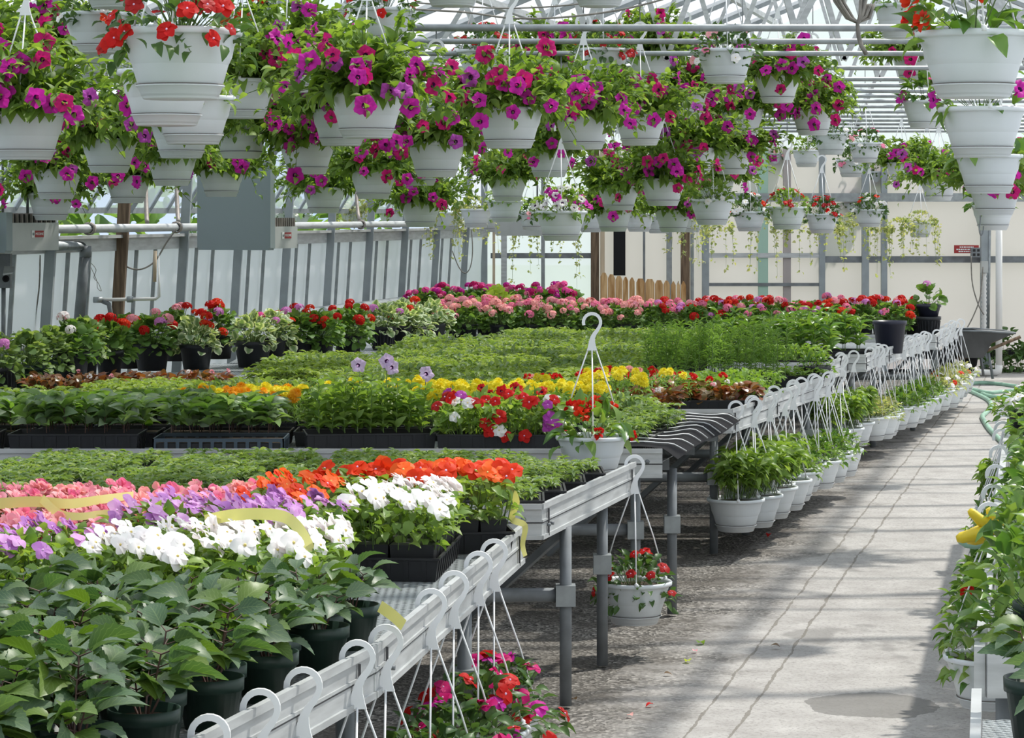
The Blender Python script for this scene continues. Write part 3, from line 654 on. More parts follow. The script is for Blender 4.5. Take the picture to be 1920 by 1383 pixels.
# heating pipe along the foot of the wall
hp = empty('heating_pipe', (0, 0, 0), 0, 'thick grey heating pipe running low along the left wall', 'pipe')
part('pipe', MB().tube([wl(13.2, .86, .22), wl(27.6, .86, .22)], .048, 'galv', 12), hp)
for Y in (17.0, 17.15, 20.7): part('coupling', MB().lathe([(.05, -.03), (.06, -.03), (.06, .03), (.05, .03)], 'galv', 14), hp, wl(Y, .86, .22), (PI / 2, 0, -.22))
# back wall
mb = MB(); mb2 = MB(); xl, xr = wallx(YB), wallx(YB) + 2 * HALF; xm = (xl + xr) / 2
def bx(x): return (x - XC) / (F_PX / YB)
def bz(y): return EYE - (y - YH) / (F_PX / YB)
mb.add([(bx(1112), YB, 0), (xr, YB, 0), (xr, YB, EAVE), (bx(1112), YB, EAVE)], [(0, 1, 2, 3)], 'panelb', False)
mb.add([(xl, YB, 0), (bx(1112), YB, 0), (bx(1112), YB, EAVE), (xl, YB, EAVE)], [(0, 1, 2, 3)], 'panelclear', False)
mb.add([(xl, YB, EAVE), (xr, YB, EAVE), (xm, YB, RIDGE)], [(0, 1, 2)], 'panelclear', False)
struct('wall_back', mb, 'pale translucent end wall of the greenhouse', 'wall')
struct('wall_right', MB().add([(wallx(3) + 8.4, 3, 0), (xr, YB, 0), (xr, YB, EAVE), (wallx(3) + 8.4, 3, EAVE)], [(0, 1, 2, 3)], 'panel', False), 'translucent sheet wall on the right side of the house', 'wall')
def bpost(name, x, wpx, m, y0=None, y1=None, dy=-.06, lab=None, cat='post', th=.06):
    w = wpx / 2 / (F_PX / YB); z0 = 0 if y1 is None else bz(y1); z1 = EAVE if y0 is None else bz(y0)
    return struct(name, MB().box((bx(x) - w, YB + dy - th / 2, z0), (bx(x) + w, YB + dy + th / 2, z1), m), lab, cat)
bpost('wall_post', 908, 12, 'post', lab='grey corner post where left wall meets end wall'); bpost('wall_post', 926, 5, 'woodlt', lab='slim pale stud beside the corner post'); bpost('wall_post', 945, 11, 'alu', lab='wide pale stud left of the bright end wall bay')
bpost('wall_post', 1018, 7, 'galv', lab='narrow grey mullion in the middle of the bright end wall bay'); bpost('wall_post', 1115, 15, 'wood', lab='brown wooden post left of the tan fence', th=.1); bpost('wall_post', 1129, 8, 'woodlt', dy=-.1, lab='pale wooden stud against the brown post left of the fence')
bpost('doorway_gap', 1161, 22, 'dark', 418, 516, lab='black opening above the left fence boards', cat='opening'); bpost('wall_post', 1207, 4, 'galvd', lab='thin dark mullion above the fence middle'); bpost('wall_post', 1254, 10, 'galv', lab='grey stud above the right fence boards')
bpost('wall_post', 1284, 16, 'wood', lab='brown wooden post right of the tan fence', th=.1); bpost('wall_post', 1297, 6, 'galv', lab='thin grey stud right of the brown post'); bpost('wall_post', 1322, 13, 'post', lab='grey post left of the pale green column')
bpost('wall_post', 1430, 18, 'green_tint', dy=-.04, lab='pale green column in the end wall'); bpost('wall_post', 1475, 14, 'panelb', dy=-.03, lab='faint whitish stud right of the pale green column'); bpost('wall_post', 1540, 11, 'post', lab='grey post where the dark cross beam starts')
bpost('wall_post', 1620, 13, 'post', dy=-.1, lab='dark grey post left of a narrower twin'); bpost('wall_post', 1656, 11, 'post', lab='narrower grey post of the close pair'); bpost('wall_post', 1842, 14, 'post', dy=-.12, lab='grey post beside the red sign', th=.08)
def bbeam(x0, x1, y0, y1, m, lab, dy=-.05): struct('wall_beam', MB().box((bx(x0), YB + dy - .03, bz(y1)), (bx(x1), YB + dy + .03, bz(y0)), m), lab, 'beam')
bbeam(920, 1112, 474, 484, 'galvd', 'dark cross beam in the bright left bay of the end wall'); bbeam(1325, 1540, 474, 483, 'alu', 'pale cross beam behind the green column'); bbeam(1325, 1540, 530, 536, 'galvd', 'thin lower cross rail behind the green column')
bbeam(1545, 2000, 480, 492, 'galvd', 'long dark cross beam below the red sign'); bbeam(1295, 2000, 362, 378, 'galv', 'high grey cross beam behind the far baskets', -.08); bbeam(1660, 2000, 655, 672, 'dark', 'black plank low along the end wall'); bbeam(1660, 2000, 690, 704, 'dark', 'black kerb at the foot of the end wall', -.2)
# tan picket fence in front of the end wall
fe = empty('picket_fence', (0, 27.2, 0), 0, 'tan wooden fence boards with pointed tops by the end wall', 'fence'); sF = F_PX / 27.2
tops = [(1126, 1140, 511), (1140, 1154, 514), (1154, 1168, 517), (1168, 1179, 519), (1180, 1191, 520), (1193, 1210, 522), (1210, 1228, 523), (1228, 1244, 525), (1244, 1257, 526), (1258, 1268, 527), (1269, 1276, 527), (1277, 1287, 527)]
for a, b, t in tops:
    x0, x1, z = (a - XC) / sF, (b - XC) / sF - .006, EYE - (t - YH) / sF; mb = MB(); pr = [(x0, 0.03), (x1, 0.03), (x1, z - .04), (x1 - .02, z), (x0 + .02, z), (x0, z - .04)]
    V = [(p[0], -.012, p[1]) for p in pr] + [(p[0], .012, p[1]) for p in pr]; n = 6
    mb.add(V, [(i, (i+1) % n, n+(i+1) % n, n+i) for i in range(n)], 'fence', False); mb.add(V, [(0, 1, 2, 3), (0, 3, 4, 5), (9, 8, 7, 6), (11, 10, 9, 6)], 'fence', False); part('fence_board', mb, fe)
part('fence_rail', MB().box((bx(1122) , .012, .5), (bx(1287), .05, .58), 'woodlt'), fe)
# roof
mb = MB(); y0, y1 = 3.0, YB
for sg, nm, lab in ((-1, 'roof_left', 'sloping glazed roof over the left benches'), (1, 'roof_right', 'sloping glazed roof over the right side')):
    q = []
    for Y in (y0, y1): xm_ = wallx(Y) + HALF; q += [(xm_ + sg * HALF, Y, EAVE), (xm_, Y, RIDGE)]
    struct(nm, MB().add([q[0], q[2], q[3], q[1]], [(0, 1, 2, 3)], 'roofpane', False), lab, 'roof')
for k, Y in enumerate(BAY):
    if Y < 5: continue
    L_, Rr, C_ = Vector((wallx(Y), Y, EAVE)), Vector((wallx(Y) + 2 * HALF, Y, EAVE)), Vector((wallx(Y) + HALF, Y, RIDGE))
    mb = MB(); mb.bar(L_, C_, .05, .07, 'galv'); mb.bar(Rr, C_, .05, .07, 'galv')
    if k % 2 == 0:
        ch = lambda f: Vector((wallx(Y) + 2 * HALF * f, Y, 2.53)); rf = lambda f: (L_.lerp(C_, f * 2) if f < .5 else C_.lerp(Rr, f * 2 - 1)) - Vector((0, 0, .04))
        for f in (.12, .24, .36, .48, .60, .72, .84): mb.bar(ch(f), rf(f + .06), .03, .03, 'alu'); mb.bar(ch(f), rf(f - .045), .03, .03, 'alu')
    struct('roof_truss', mb, 'grey steel roof rafter frame', 'rafter', 'roof frames')
for f in (.2, .5, .75):
    for sg in (-1, 1):
        if f == .2 and sg > 0: continue
        p = [Vector((wallx(Y) + HALF + sg * HALF * (1 - f), Y, EAVE + (RIDGE - EAVE) * f - .05)) for Y in (y0, y1)]; struct('roof_purlin', MB().bar(p[0], p[1], .05, .05, 'alu'), 'pale lengthwise roof purlin', 'purlin', 'roof purlins')
for Y in (12.15, 13.1, 14.1, 15.5, 16.8, 17.6, 18.4, 19.2, 20.1, 21.1, 22.2, 23.2, 24.2, 25.2, 26.3, 27.4):
    r = .017 if Y < 13 else .014
    solo('hanging_pipe', MB().tube([(wallx(Y) + .05, Y, 2.505), (wallx(Y) + 8.3, Y, 2.505)], r, 'galv', 10), 'thin horizontal steel pipe across the house for hanging baskets', 'pipe', 'cross pipes that carry the baskets')
g = np.random.default_rng(3); Yh = g.uniform(9, 30, 1500); mb = MB()
leaves(mb, 'L_ger', 'ov', np.stack([SL * Yh - 8.0 + g.normal(0, .18, 1500), Yh, g.uniform(.1, 1.95, 1500)], -1), dirs(1500, -.5, 1, g), .22, .16, roll=1, g=g)
solo('outdoor_hedge', mb, 'green hedge outside, seen in the gap above the left wall sheets', 'hedge', kind='stuff')

# ================================================================== FITTINGS ON THE WALLS
def text(parent, body, size, loc, rot, m, name='lettering'):
    cu = bpy.data.curves.new(name, 'FONT'); cu.body = body; cu.size = size; cu.align_x = 'CENTER'; cu.align_y = 'CENTER'; cu.extrude = .0006; cu.space_character = .95
    o = bpy.data.objects.new(name, cu); COL.objects.link(o); cu.materials.append(M[m])
    bpy.context.view_layer.update(); me = bpy.data.meshes.new_from_object(o); bpy.data.objects.remove(o); return part(name, me, parent, loc, rot)
def heater(x0, xs, x1, y0, y1, s, label, grill=True, sideh=1.0, frontm='heater'):
    # front from x0 to xs, side from xs to x1 (photo columns) turned a little to the camera
    ang = -.42; wf = (xs - x0) / s / math.cos(ang); ws = (x1 - xs) / s / math.sin(-ang); h = (y1 - y0) / s
    h = (y1 - y0) / s; c = at(xs, y1, s); t = empty('unit_heater', c, ang * 1.0, label, 'heater', 'hanging unit heaters')
    mb = MB(); mb.box((-wf, 0, .012), (0, .06, h), frontm); mb.box((-wf + .01, .0, 0), (-.01, .06, .012), frontm); part('front_panel', mb, t)
    mb = MB(); hs = h * sideh; mb.box((-wf, .06, .01), (0, ws, hs), 'heaterlt'); part('housing', mb, t)
    if sideh < 1: part('top_grill', (lambda q: ([q.box((-wf + .01, .07 + i * (ws - .1) / 9, hs), (-.004, .078 + i * (ws - .1) / 9, hs + .055), 'rust') for i in range(10)], q)[1])(MB().box((-wf + .02, .07, hs), (-.02, ws - .02, hs + .05), 'grill')), t)
    if grill:
        bd = part('badge', (lambda q: (q.box((.0, -.058, -.021), (.003, -.030, .021), 'labelw'), q.box((.0, -.026, -.019), (.003, .062, .019), 'red'), q)[-1])(MB()), t, (0.001, ws * .58, hs * .62))
        text(bd, 'MODINE', .0215, (.0036, .018, 0), (PI / 2, 0, PI / 2), 'labelw'); part('emblem', MB().lathe([(0, .001), (.009, .001), (.009, 0)], 'heater', 12), bd, (.0036, -.044, 0), (0, PI / 2, 0))
    mb = MB()
    for xx in (-wf * .85, -wf * .15): mb.tube([(xx, ws * .5, h * sideh), (xx, ws * .5, 2.55 - c.z)], .008, 'galvd', 6)
    part('hanger_rod', mb, t); return t
heater(362, 507, 550, 305, 469, 300, 'wide dark grey unit heater behind the left baskets, red badge on its side', sideh=.27)
heater(-62, 12, 83, 398, 474, 330, 'grey unit heater at the left picture edge with a red maker badge on its side', sideh=.74)
heater(928, 1018, 1024, 396, 442, 205, 'small dull grey heater hung before the bright left bay of the end wall', grill=False, frontm='heaterlt')
# flue pipe from the heater, elbow, down the wall
s1 = 318; a, b = at(80, 461, s1), at(160, 461, 296)
fp = empty('flue_pipe', b, 0, 'thick grey pipe leaving the left edge heater and bending down the wall', 'pipe')
dn = wl(b.y, .88, .1) - b; dn.x = -.035 * 1.4
part('run', MB().tube([a - b, Vector((-.03, 0, 0)), Vector((0, 0, -.02))], .029, 'galv', 12), fp); part('elbow', MB().lathe([(.033, -.04), (.038, -.04), (.038, .03), (.033, .03)], 'galvd', 14), fp, (0, 0, -.03)); part('downpipe', MB().tube([Vector((0, 0, -.02)), dn], .034, 'galvd', 12), fp)
# white water pipe round the wooden post
sp_ = 290; t = empty('water_pipe', at(240, 560, sp_), 0, 'thin white plumbing pipe with elbows in front of the brown wooden post', 'pipe'); o = at(240, 560, sp_)
q = lambda x, y, d=0: at(x, y, sp_) - o + Vector((0, d, 0))
part('pipe', MB().tube([q(298, 400), q(298, 470), q(298, 556), q(292, 560), q(240, 561), q(186, 562)], .011, 'tanwhite', 8), t); part('union', MB().lathe([(.011, -.02), (.02, -.02), (.02, .02), (.011, .02)], 'galv', 8), t, q(244, 561), (0, PI / 2, 0)); part('valve', MB().lathe([(0, -.03), (.02, -.03), (.02, .03), (0, .03)], 'galv', 10), t, q(184, 562), (0, PI / 2, 0)); part('drop_pipe', MB().tube([q(192, 564), q(204, 570), q(207, 585), q(202, 612), q(198, 622)], .016, 'galvd', 8), t); part('insulation', MB().tube([q(291, 470), q(290, 528)], .012, 'woodlt', 6), t)
# socket box at the left edge
t = empty('electric_box', at(8, 540, 322), 0, 'grey electric box with a hinged cover at the left picture edge', 'box'); o = at(8, 540, 322)
part('body', MB().box((-.07, 0, 0), (.035, .06, .20), 'galvd'), t); part('cover', MB().hexa([(.0, -.04, .075), (.055, -.04, .085), (.055, 0, .12), (.0, 0, .12), (.0, -.04, .085), (.06, -.04, .093), (.06, 0, .128), (.0, 0, .128)], 'alu'), t); part('socket', MB().lathe([(0, 0), (.02, 0), (.02, .01), (.012, .012)], 'dark', 12), t, (.01, -.002, .055), (PI / 2, 0, 0)); part('conduit', MB().tube([(-.01, .03, 0), (-.012, .03, -.6)], .013, 'galvd', 8), t)
def cable(pts, s, r, label, m='cable', name='cable', group=None):
    P = [at(x, y, s) for x, y in pts]; c = P[0].copy(); Q = []
    for i in range(len(P) - 1):
        p0, p1, p2, p3 = P[max(0, i-1)], P[i], P[i+1], P[min(len(P)-1, i+2)]
        for u in np.linspace(0, 1, 7)[:-1]:
            Q.append(.5 * ((2*p1) + (p2-p0)*u + (2*p0-5*p1+4*p2-p3)*u*u + (3*p1-p0-3*p2+p3)*u**3) - c)
    Q.append(P[-1] - c); return solo(name, MB().tube(Q, r, m, 6), label, name.split('_')[-1], group, loc=c)
cable([(75, 478), (74, 530), (68, 580), (60, 622)], 306, .005, 'dark cord hanging down the first grey post of the left wall'); cable([(223, 478), (235, 498), (262, 505), (290, 490), (312, 455), (330, 430)], 285, .006, 'dark cable sagging from the brown wooden post to the next post')
cable([(168, 490), (180, 505), (176, 520), (184, 530), (190, 545), (183, 540), (181, 525), (170, 500)], 292, .002, 'thin loose wire loop hanging left of the brown wooden post'); cable([(848, 470), (860, 500), (872, 512), (882, 500), (886, 470), (884, 430)], 187, .006, 'dark cable loop hanging near the corner of the left wall')
cable([(700, 15), (860, 22), (960, 34), (1060, 32), (1180, 15), (1300, -18)], 420, .005, 'lowest black cable sagging between the roof bars'); cable([(780, 5), (900, 14), (980, 15), (1080, 8), (1200, -12)], 425, .004, 'upper black cable sagging between the roof bars')
# cable bundle top right
t = empty('cable_bundle', at(1610, 60, 430), 0, 'thick bundle of grey cables looped over the first cross pipe', 'cable'); o = at(1610, 60, 430)
for i in range(9):
    d = i * 4; pts = [(1548 + d * 1.3, -30), (1562 + d * 1.1, 5 + d * .2), (1584 + d * .8, 36 + d * .1), (1602 + d * .2, 44), (1612 + d * .9, 30 + d * .4), (1622 + d * .8, 10)] if i < 5 else [(1590 + d, -10), (1600 + d * .4, 30), (1604, 48), (1603 + d * .1, 70), (1608 + d * .12, 88), (1618 + d * .1, 104)]
    part('cable', MB().tube([at(x, y, 430) - o + Vector((0, -.06 - .01 * (i % 3), 0)) for x, y in pts], .0065 if i < 5 else .008, 'cable', 6), t)
# fixtures at the right of the end wall
sW = F_PX / (YB - .16); t = empty('warning_sign', at(1812, 467, sW), 0, 'small dark red sign with faint white lettering on the end wall', 'sign')
part('plate', MB().box((-23 / sW, -.01, -7.5 / sW), (23 / sW, .01, 7.5 / sW), 'red'), t); mb = MB()
for row, (z, n, xa) in enumerate(((4, 7, -13), (-.4, 9, -19), (-4.4, 8, -15))):
    x = xa
    for k in range(n): w = R.uniform(1.6, 4); mb.box((x / sW, -.013, (z - 1.1) / sW), ((x + w) / sW, -.0105, (z + 1.1) / sW), 'labelw'); x += w + 1.0
part('lettering', mb, t)
t = empty('outlet_box', at(1829, 473, sW * 1.005), 0, 'grey four socket outlet box overlapping the red sign', 'box'); part('body', MB().box((-.05, -.05, -.05), (.05, .02, .05), 'galvd'), t)
for dx in (-.022, .022):
    for dz in (-.022, .022): part('socket', MB().box((-.013, -.054, -.013), (.013, -.049, .013), 'grill'), t, (dx, 0, dz))
t = empty('conduit_riser', at(1845, 500, sW * 1.01), 0, 'flexible ribbed conduit below a small grey box beside the grey post', 'conduit'); o = at(1845, 500, sW * 1.01)
part('junction_box', MB().box((-.035, -.05, -.06), (.035, .02, .06), 'heaterlt'), t, (0, 0, 0)); P = [at(1845, y, sW * 1.01) - o for y in range(510, 622, 4)]; part('ribbed_tube', MB().tube([p for p in P], [(.03 if i % 2 else .02) for i in range(len(P))], 'tanwhite', 8), t); part('thin_conduit', MB().tube([at(1856, 420, sW) - o, at(1853, 622, sW) - o], .014, 'galv', 6), t)
cable([(1821, 480), (1823, 530), (1834, 570), (1845, 590)], sW * 1.012, .007, 'thin black cord curving down from the outlet box to the right'); cable([(1843, 500), (1838, 555), (1826, 590), (1812, 617)], sW * 1.014, .007, 'thin black cord crossing down to the wheelbarrow')
t = empty('white_pipe', at(1873, 690, sW * 1.03), 0, 'white water pipe dropping down the end wall and turning left at the floor', 'pipe'); o = at(1873, 690, sW * 1.03); part('riser', MB().tube([at(1873, 405, sW * 1.03) - o, at(1873, 690, sW * 1.03) - o], .034, 'tanwhite', 10), t); part('elbow', MB().tube([at(1873, 684, sW * 1.03) - o, at(1872, 696, sW * 1.03) - o, at(1862, 699, sW * 1.03) - o], .04, 'tanwhite', 10), t); part('floor_run', MB().tube([at(1866, 699, sW * 1.03) - o, at(1800, 697, sW * 1.03) - o], .034, 'tanwhite', 10), t)
cable([(1843, 305), (1840, 340), (1838, 412), (1836, 430), (1839, 441), (1843, 436), (1844, 424)], 300, .004, 'long thin steel rod with a hooked end hanging at the far right', 'galvd', 'hook_rod')
# wheelbarrow
t = empty('wheelbarrow', at(1822, 709, 192), 0, 'dark grey wheelbarrow parked at the end of the aisle', 'wheelbarrow'); 
q = lambda x, y: ((x - 1822) / 192, (709 - y) / 192)
mb = MB(); A = [q(1786, 618), q(1832, 618), q(1893, 622), q(1850, 640), q(1835, 668), q(1800, 668)]
V = [(a, -.28, b) for a, b in A] + [(a * .98, .28, b) for a, b in A]; n = 6
mb.add(V, [(1, 2, 8, 7), (2, 3, 9, 8), (3, 4, 10, 9), (4, 5, 11, 10), (5, 0, 6, 11)], 'barrow', False); mb.add(V, [(0, 5, 4, 1), (1, 4, 3, 2), (7, 10, 11, 6), (8, 9, 10, 7)], 'barrow', False); part('tub', mb, t)
part('rim', MB().tube([(V[i][0], V[i][1], V[i][2]) for i in (0, 1, 2, 8, 7, 6, 0)], .012, 'galvd', 6), t); part('wheel', MB().lathe([(.05, -.04), (.17, -.04), (.19, 0), (.17, .04), (.05, .04)], 'dark', 20), t, (-.13, 0, .19), (PI / 2, 0, 0))
for sy in (-.25, .25): part('handle', MB().tube([(-.13, sy * .2, .19), (.05, sy, .26), (.42, sy * 1.2, .42)], .018, 'wood', 6), t); part('leg', MB().tube([(.12, sy, .26), (.16, sy, 0.01)], .014, 'galvd', 6), t)
for i, (x, y, h) in enumerate(((1862, 690, .42), (1888, 680, .5), (1912, 690, .36))):
    me, _, _ = f_mound(900 + i, .16, h, 70, 'L_dark', (.06, .1), .7); solo('weed', me, ['leafy green weed left of the white pipe at the end wall', 'tallest green weed between the white pipe and the right edge at the end wall', 'low green weed at the right picture edge by the end wall'][i], 'plant', 'weeds at the end wall', loc=at(x, 705, F_PX / (YB - .35)))

# ================================================================== BENCHES
def bench(key, label, Y0, Y1, x0, x1, xl, legs, z=.72, rail=True, front=True, nx=2):
    c = Vector((x0, Y0, 0)); t = empty('plant_bench', c, 0, label, 'bench', 'plant benches'); d = Vector((x1 - x0, Y1 - Y0, 0)); Ld = d.length; u = d / Ld; n = Vector((u.y, -u.x, 0))
    mb = MB(); xa = xl - x0; mb.hexa([(xa, .015, z-.058), (-.008, .015, z-.058), (d.x-.008, d.y-.015, z-.058), (xa, d.y-.015, z-.058), (xa, .015, z-.055), (-.008, .015, z-.055), (d.x-.008, d.y-.015, z-.055), (xa, d.y-.015, z-.055)], 'mesh'); part('mesh_top', mb, t)
    mb = MB()
    for k in range(3): yy = d.y * (.15 + .35 * k); mb.bar((xa, yy, z-.085), (d.x * yy / d.y - .02, yy, z-.085), .03, .05, 'galvd')
    part('frame', mb, t)
    def rail_mb(p, q, nn):
        mb = MB(); up = Vector((0, 0, 1)); e = nn * .012; k = [p, q]
        mb.hexa([p-e+up*(z-.112), q-e+up*(z-.112), q+up*(z-.112), p+up*(z-.112), p-e+up*z, q-e+up*z, q+up*z, p+up*z], 'alu')
        f = nn * .004
        for za, zb, m, g in ((z-.016, z+.002, 'alu', 1.6), (z-.114, z-.100, 'alu', 1.6), (z-.062, z-.057, 'aludark', .35), (z-.057, z-.050, 'alu', 1.0)):
            mb.hexa([p+up*za, q+up*za, q+f*g+up*za, p+f*g+up*za, p+up*zb, q+up*zb, q+f*g+up*zb, p+f*g+up*zb], m)
        return mb
    z3 = Vector((0, 0, 0))
    if rail:
        r = part('side_rail', rail_mb(z3, d, n), t); mb = MB(); dd = d.normalized()
        for k in (.05, .95):
            p = dd * (Ld * k) + n * .005; mb.box((p.x-.003, p.y-.003, z-.108), (p.x+.003, p.y+.003, z-.02), 'aludark')
        for k in (.03, .06): p = dd * (Ld * k) + n * .007; mb.tube([p + Vector((0, 0, z-.07)), p + n * .012 + Vector((0, 0, z-.07))], .006, 'galvd', 6)
        part('joint_strip', mb, r)
    if front:
        r = part('front_rail', rail_mb(Vector((xa if key in 'BC' else -.75, 0, 0)), z3, Vector((0, -1, 0))), t)
        for bx_ in (-.06, -.14): part('bolt', MB().lathe([(.0, .008), (.008, .007), (.010, 0)], 'galvd', 8), r, (bx_, -.002, z-.05), (PI / 2, 0, 0))
    for lx, ly in legs:
        g = part('leg', MB().tube([(lx - x0, ly - Y0, .01), (lx - x0, ly - Y0, z-.11)], .021, 'galvd', 10), t)
        part('clamp', MB().box((-.033, -.033, -.035), (.033, .033, .035), 'galv'), g, (lx - x0, ly - Y0, z-.34))
    if legs:
        mb = MB()
        for lx, ly in legs[:1]: mb.tube([(lx - x0 - 1.6, ly - Y0 + .0, z-.34), (lx - x0, ly - Y0, z-.34)], .024, 'galvd', 8); mb.bar((lx - x0, ly - Y0, z-.12), (lx - x0 - .35, ly - Y0 + .25, .25), .025, .025, 'galvd')
        part('brace', mb, t)
    return t
def gx(x, s): return (x - XC) / s
RAIL = {}
def B(key, label, Y0, Y1, x0, x1, legs, **kw):
    RAIL[key] = (Y0, Y1, x0, x1); return bench(key, label, Y0, Y1, x0, x1, kw.pop('xl', wallx((Y0 + Y1) / 2) + .6), legs, **kw)
def railx(k, Y): Y0, Y1, x0, x1 = RAIL[k]; return x0 + (x1 - x0) * (Y - Y0) / (Y1 - Y0)
B('A1', 'nearest long bench with pale metal side rail and leafy green pots on it', 3.4, 5.807, -.2985 - .261 * 2.407, -.2985, [(-.75, 5.2)], xl=-3.0, front=False)
B('A2', 'second length of bench from the front, carrying flowering impatiens trays', 5.80, 8.05, -.2985, .034, [(-.38, 6.1), (-.13, 7.3), (-.5, 7.85)], xl=-3.2, front=False)
B('B', 'bench of small green seedlings with one basket on its far rail end', 8.62, 10.08, .0966, .464, [(.18, 8.95), (.33, 9.75)])
B('C', 'bench with drooping black mesh matting at its aisle end', 10.64, 12.6, .60, 1.03, [(.50, 10.8), (.66, 11.0)], rail=False)
B('D', 'bench with bronze leaved trays, first of the benches with a row of baskets', 12.79, 13.9, 1.054, 1.39, [(.98, 12.95), (1.2, 13.7)])
B('E', 'bench carrying tall feathery green plants near the middle of the aisle', 13.95, 15.67, 1.36, 1.89, [(1.3, 14.2), (1.7, 15.4)])
B('F', 'bench without side rail, hidden under the middle seedling field', 15.72, 16.75, 1.62, 1.85, [], rail=False, front=False)
B('G', 'short bench with bushy green plants beyond the feathery ones', 16.8, 17.7, 1.98, 2.23, [(1.9, 16.95)])
B('H', 'narrow bench just before the big lone black pot', 17.75, 18.6, 2.35, 2.56, [(2.28, 17.95)])
B('I', 'bench carrying the big lone black pot', 18.65, 20.6, 2.62, 3.2, [(2.55, 18.85), (3.05, 20.3)])
B('J', 'farthest bench along the aisle with a band of red and pink geraniums', 20.65, 23.1, 3.28, 3.85, [(3.2, 20.9), (3.6, 22.7)])
B('K', 'back bench of magenta geraniums in front of the end wall', 23.4, 26.0, .85, 1.2, [(.75, 23.6)])
def rx(Y): return 1.015 + .196 * (Y - 5.79)
t = empty('plant_bench', (1.03, 5.79, 0), 0, 'right hand bench with pale wooden front board and leafy green pots', 'bench', 'plant benches'); q = rx(13.6) - rx(5.79)
part('mesh_top', MB().hexa([(.02, .01, .655), (1.3, .01, .655), (q + 1.3, 7.8, .655), (q + .02, 7.8, .655), (.02, .01, .66), (1.3, .01, .66), (q + 1.3, 7.8, .66), (q + .02, 7.8, .66)], 'mesh'), t)
part('front_rail', MB().box((0, -.012, .61), (1.3, .008, .72), 'alu'), t)
for xx, yy in ((1.2, .2), (1.8, 3.9), (q + 1.2, 7.6)): part('leg', MB().tube([(xx, yy, .01), (xx, yy, .654)], .026, 'galvd', 10), t)
t = empty('bench_rail', (rx(5.79), 5.79, 0), 0, 'weathered white side rail of the right bench, hung with baskets', 'rail'); d = Vector((rx(13.6) - rx(5.79), 7.81, 0))
part('board', MB().hexa([(-.012, 0, .61), (.012, 0, .61), (d.x + .012, d.y, .61), (d.x - .012, d.y, .61), (-.012, 0, .72), (.012, 0, .72), (d.x + .012, d.y, .72), (d.x - .012, d.y, .72)], 'alu'), t)
for f in (.02, .35, .7, .98): part('leg', MB().tube([(d.x * f + .06, d.y * f + .02, .01), (d.x * f + .06, d.y * f + .02, .66)], .024, 'galvd', 8), t)
t = empty('plant_bench', (.89, 4.0, 0), 0, 'nearest right bench, only its white corner edge in view', 'bench', 'plant benches')
part('side_rail', MB().hexa([(-.21, 0, .60), (-.19, 0, .60), (.04, 1.28, .60), (.02, 1.28, .60), (-.21, 0, .72), (-.19, 0, .72), (.04, 1.28, .72), (.02, 1.28, .72)], 'alu'), t); part('mesh_top', MB().hexa([(-.19, 0, .655), (1.3, 0, .655), (1.3, 1.27, .655), (.04, 1.27, .655), (-.19, 0, .66), (1.3, 0, .66), (1.3, 1.27, .66), (.04, 1.27, .66)], 'mesh'), t); part('leg', MB().box((.02, 1.24, .01), (.045, 1.28, .6), 'white'), t); part('leg', MB().box((1.2, .05, .01), (1.23, .09, .655), 'white'), t)
# black matting over the end of bench C
g = np.random.default_rng(21); t = empty('mesh_mat', (.5, 10.6, .72), 0, 'black plastic mesh mat with pale wires drooping over the bench end', 'mat')
def matp(f, v):                                      # f across to the aisle edge, v along
    Y = 10.68 + 1.85 * v; x = .42 + SL * (Y - 10.64) + f * .235; z = .722 - .07 * max(0, f - .75) ** 1.2 * 3 + .006 * math.sin(9 * v + 5 * f); return Vector((x, Y, z))
nu, nv = 12, 18; V = [tuple(matp(i / nu, j / nv) - Vector((.5, 10.6, .72))) for j in range(nv + 1) for i in range(nu + 1)]
part('sheet', MB().add(V, [(j*(nu+1)+i, j*(nu+1)+i+1, (j+1)*(nu+1)+i+1, (j+1)*(nu+1)+i) for j in range(nv) for i in range(nu)], 'dark'), t)
for k in range(9): part('wire', MB().tube([matp((i / 10), .06 + k * .105 + .06 * (i / 10)) - Vector((.5, 10.6, .712)) for i in range(11)], .0032, 'alu', 5), t)
print('setting ok')
# ================================================================== PLANT STOCK (shared meshes)
PET = [f_petunia(100 + i) for i in range(6)]
IMPB = [f_mound(200 + i, .165, .13, 170, 'L_dark', (.03, .05), .6, nf=30, hang=.05) for i in range(4)]
IMPL = [f_mound(210 + i, .15, .11, 150, 'L_imp', (.03, .05), .6, nf=30, hang=.03) for i in range(3)]
BIGL = [f_mound(220 + i, .185, .17, 130, 'L_glos', (.05, .095), .6, 'ov', nf=16, hang=.05) for i in range(3)]
BIGS = [f_mound(222 + i, .19, .17, 190, 'L_glos', (.04, .072), .58, 'ov', nf=16, hang=.06) for i in range(3)]
TOPL = [f_mound(225 + i, .15, .13, 70, 'L_glos', (.05, .085), .62, 'ov', nf=14, hang=.0) for i in range(2)]
VINE = [f_vine(230 + i) for i in range(3)]
UPR = [f_upright(240 + i) for i in range(3)]
LOW = [f_mound(250 + i, .15, .10, 130, 'L_glos', (.03, .055), .5, 'la', nf=10, hang=.02) for i in range(3)]
LOWV = [f_mound(255 + i, .15, .09, 130, 'L_ivy', (.025, .045), .5, 'ov', nf=10, hang=.02) for i in range(2)]
DAH = [f_dahlia(300 + i) for i in range(6)]
IMPT = [f_box(310 + i, h=.135, n=560, L=(.032, .05), asp=.68, nf=75) for i in range(4)]
IMPZ = [f_box(316 + i, h=.12, n=480, m='L_brz', L=(.025, .04), asp=.8, nf=80) for i in range(2)]
SEED = [f_seed(320 + i) for i in range(4)]
SEEDG = [f_seed(326 + i, gap=.15, h=.035, L=.034) for i in range(2)]
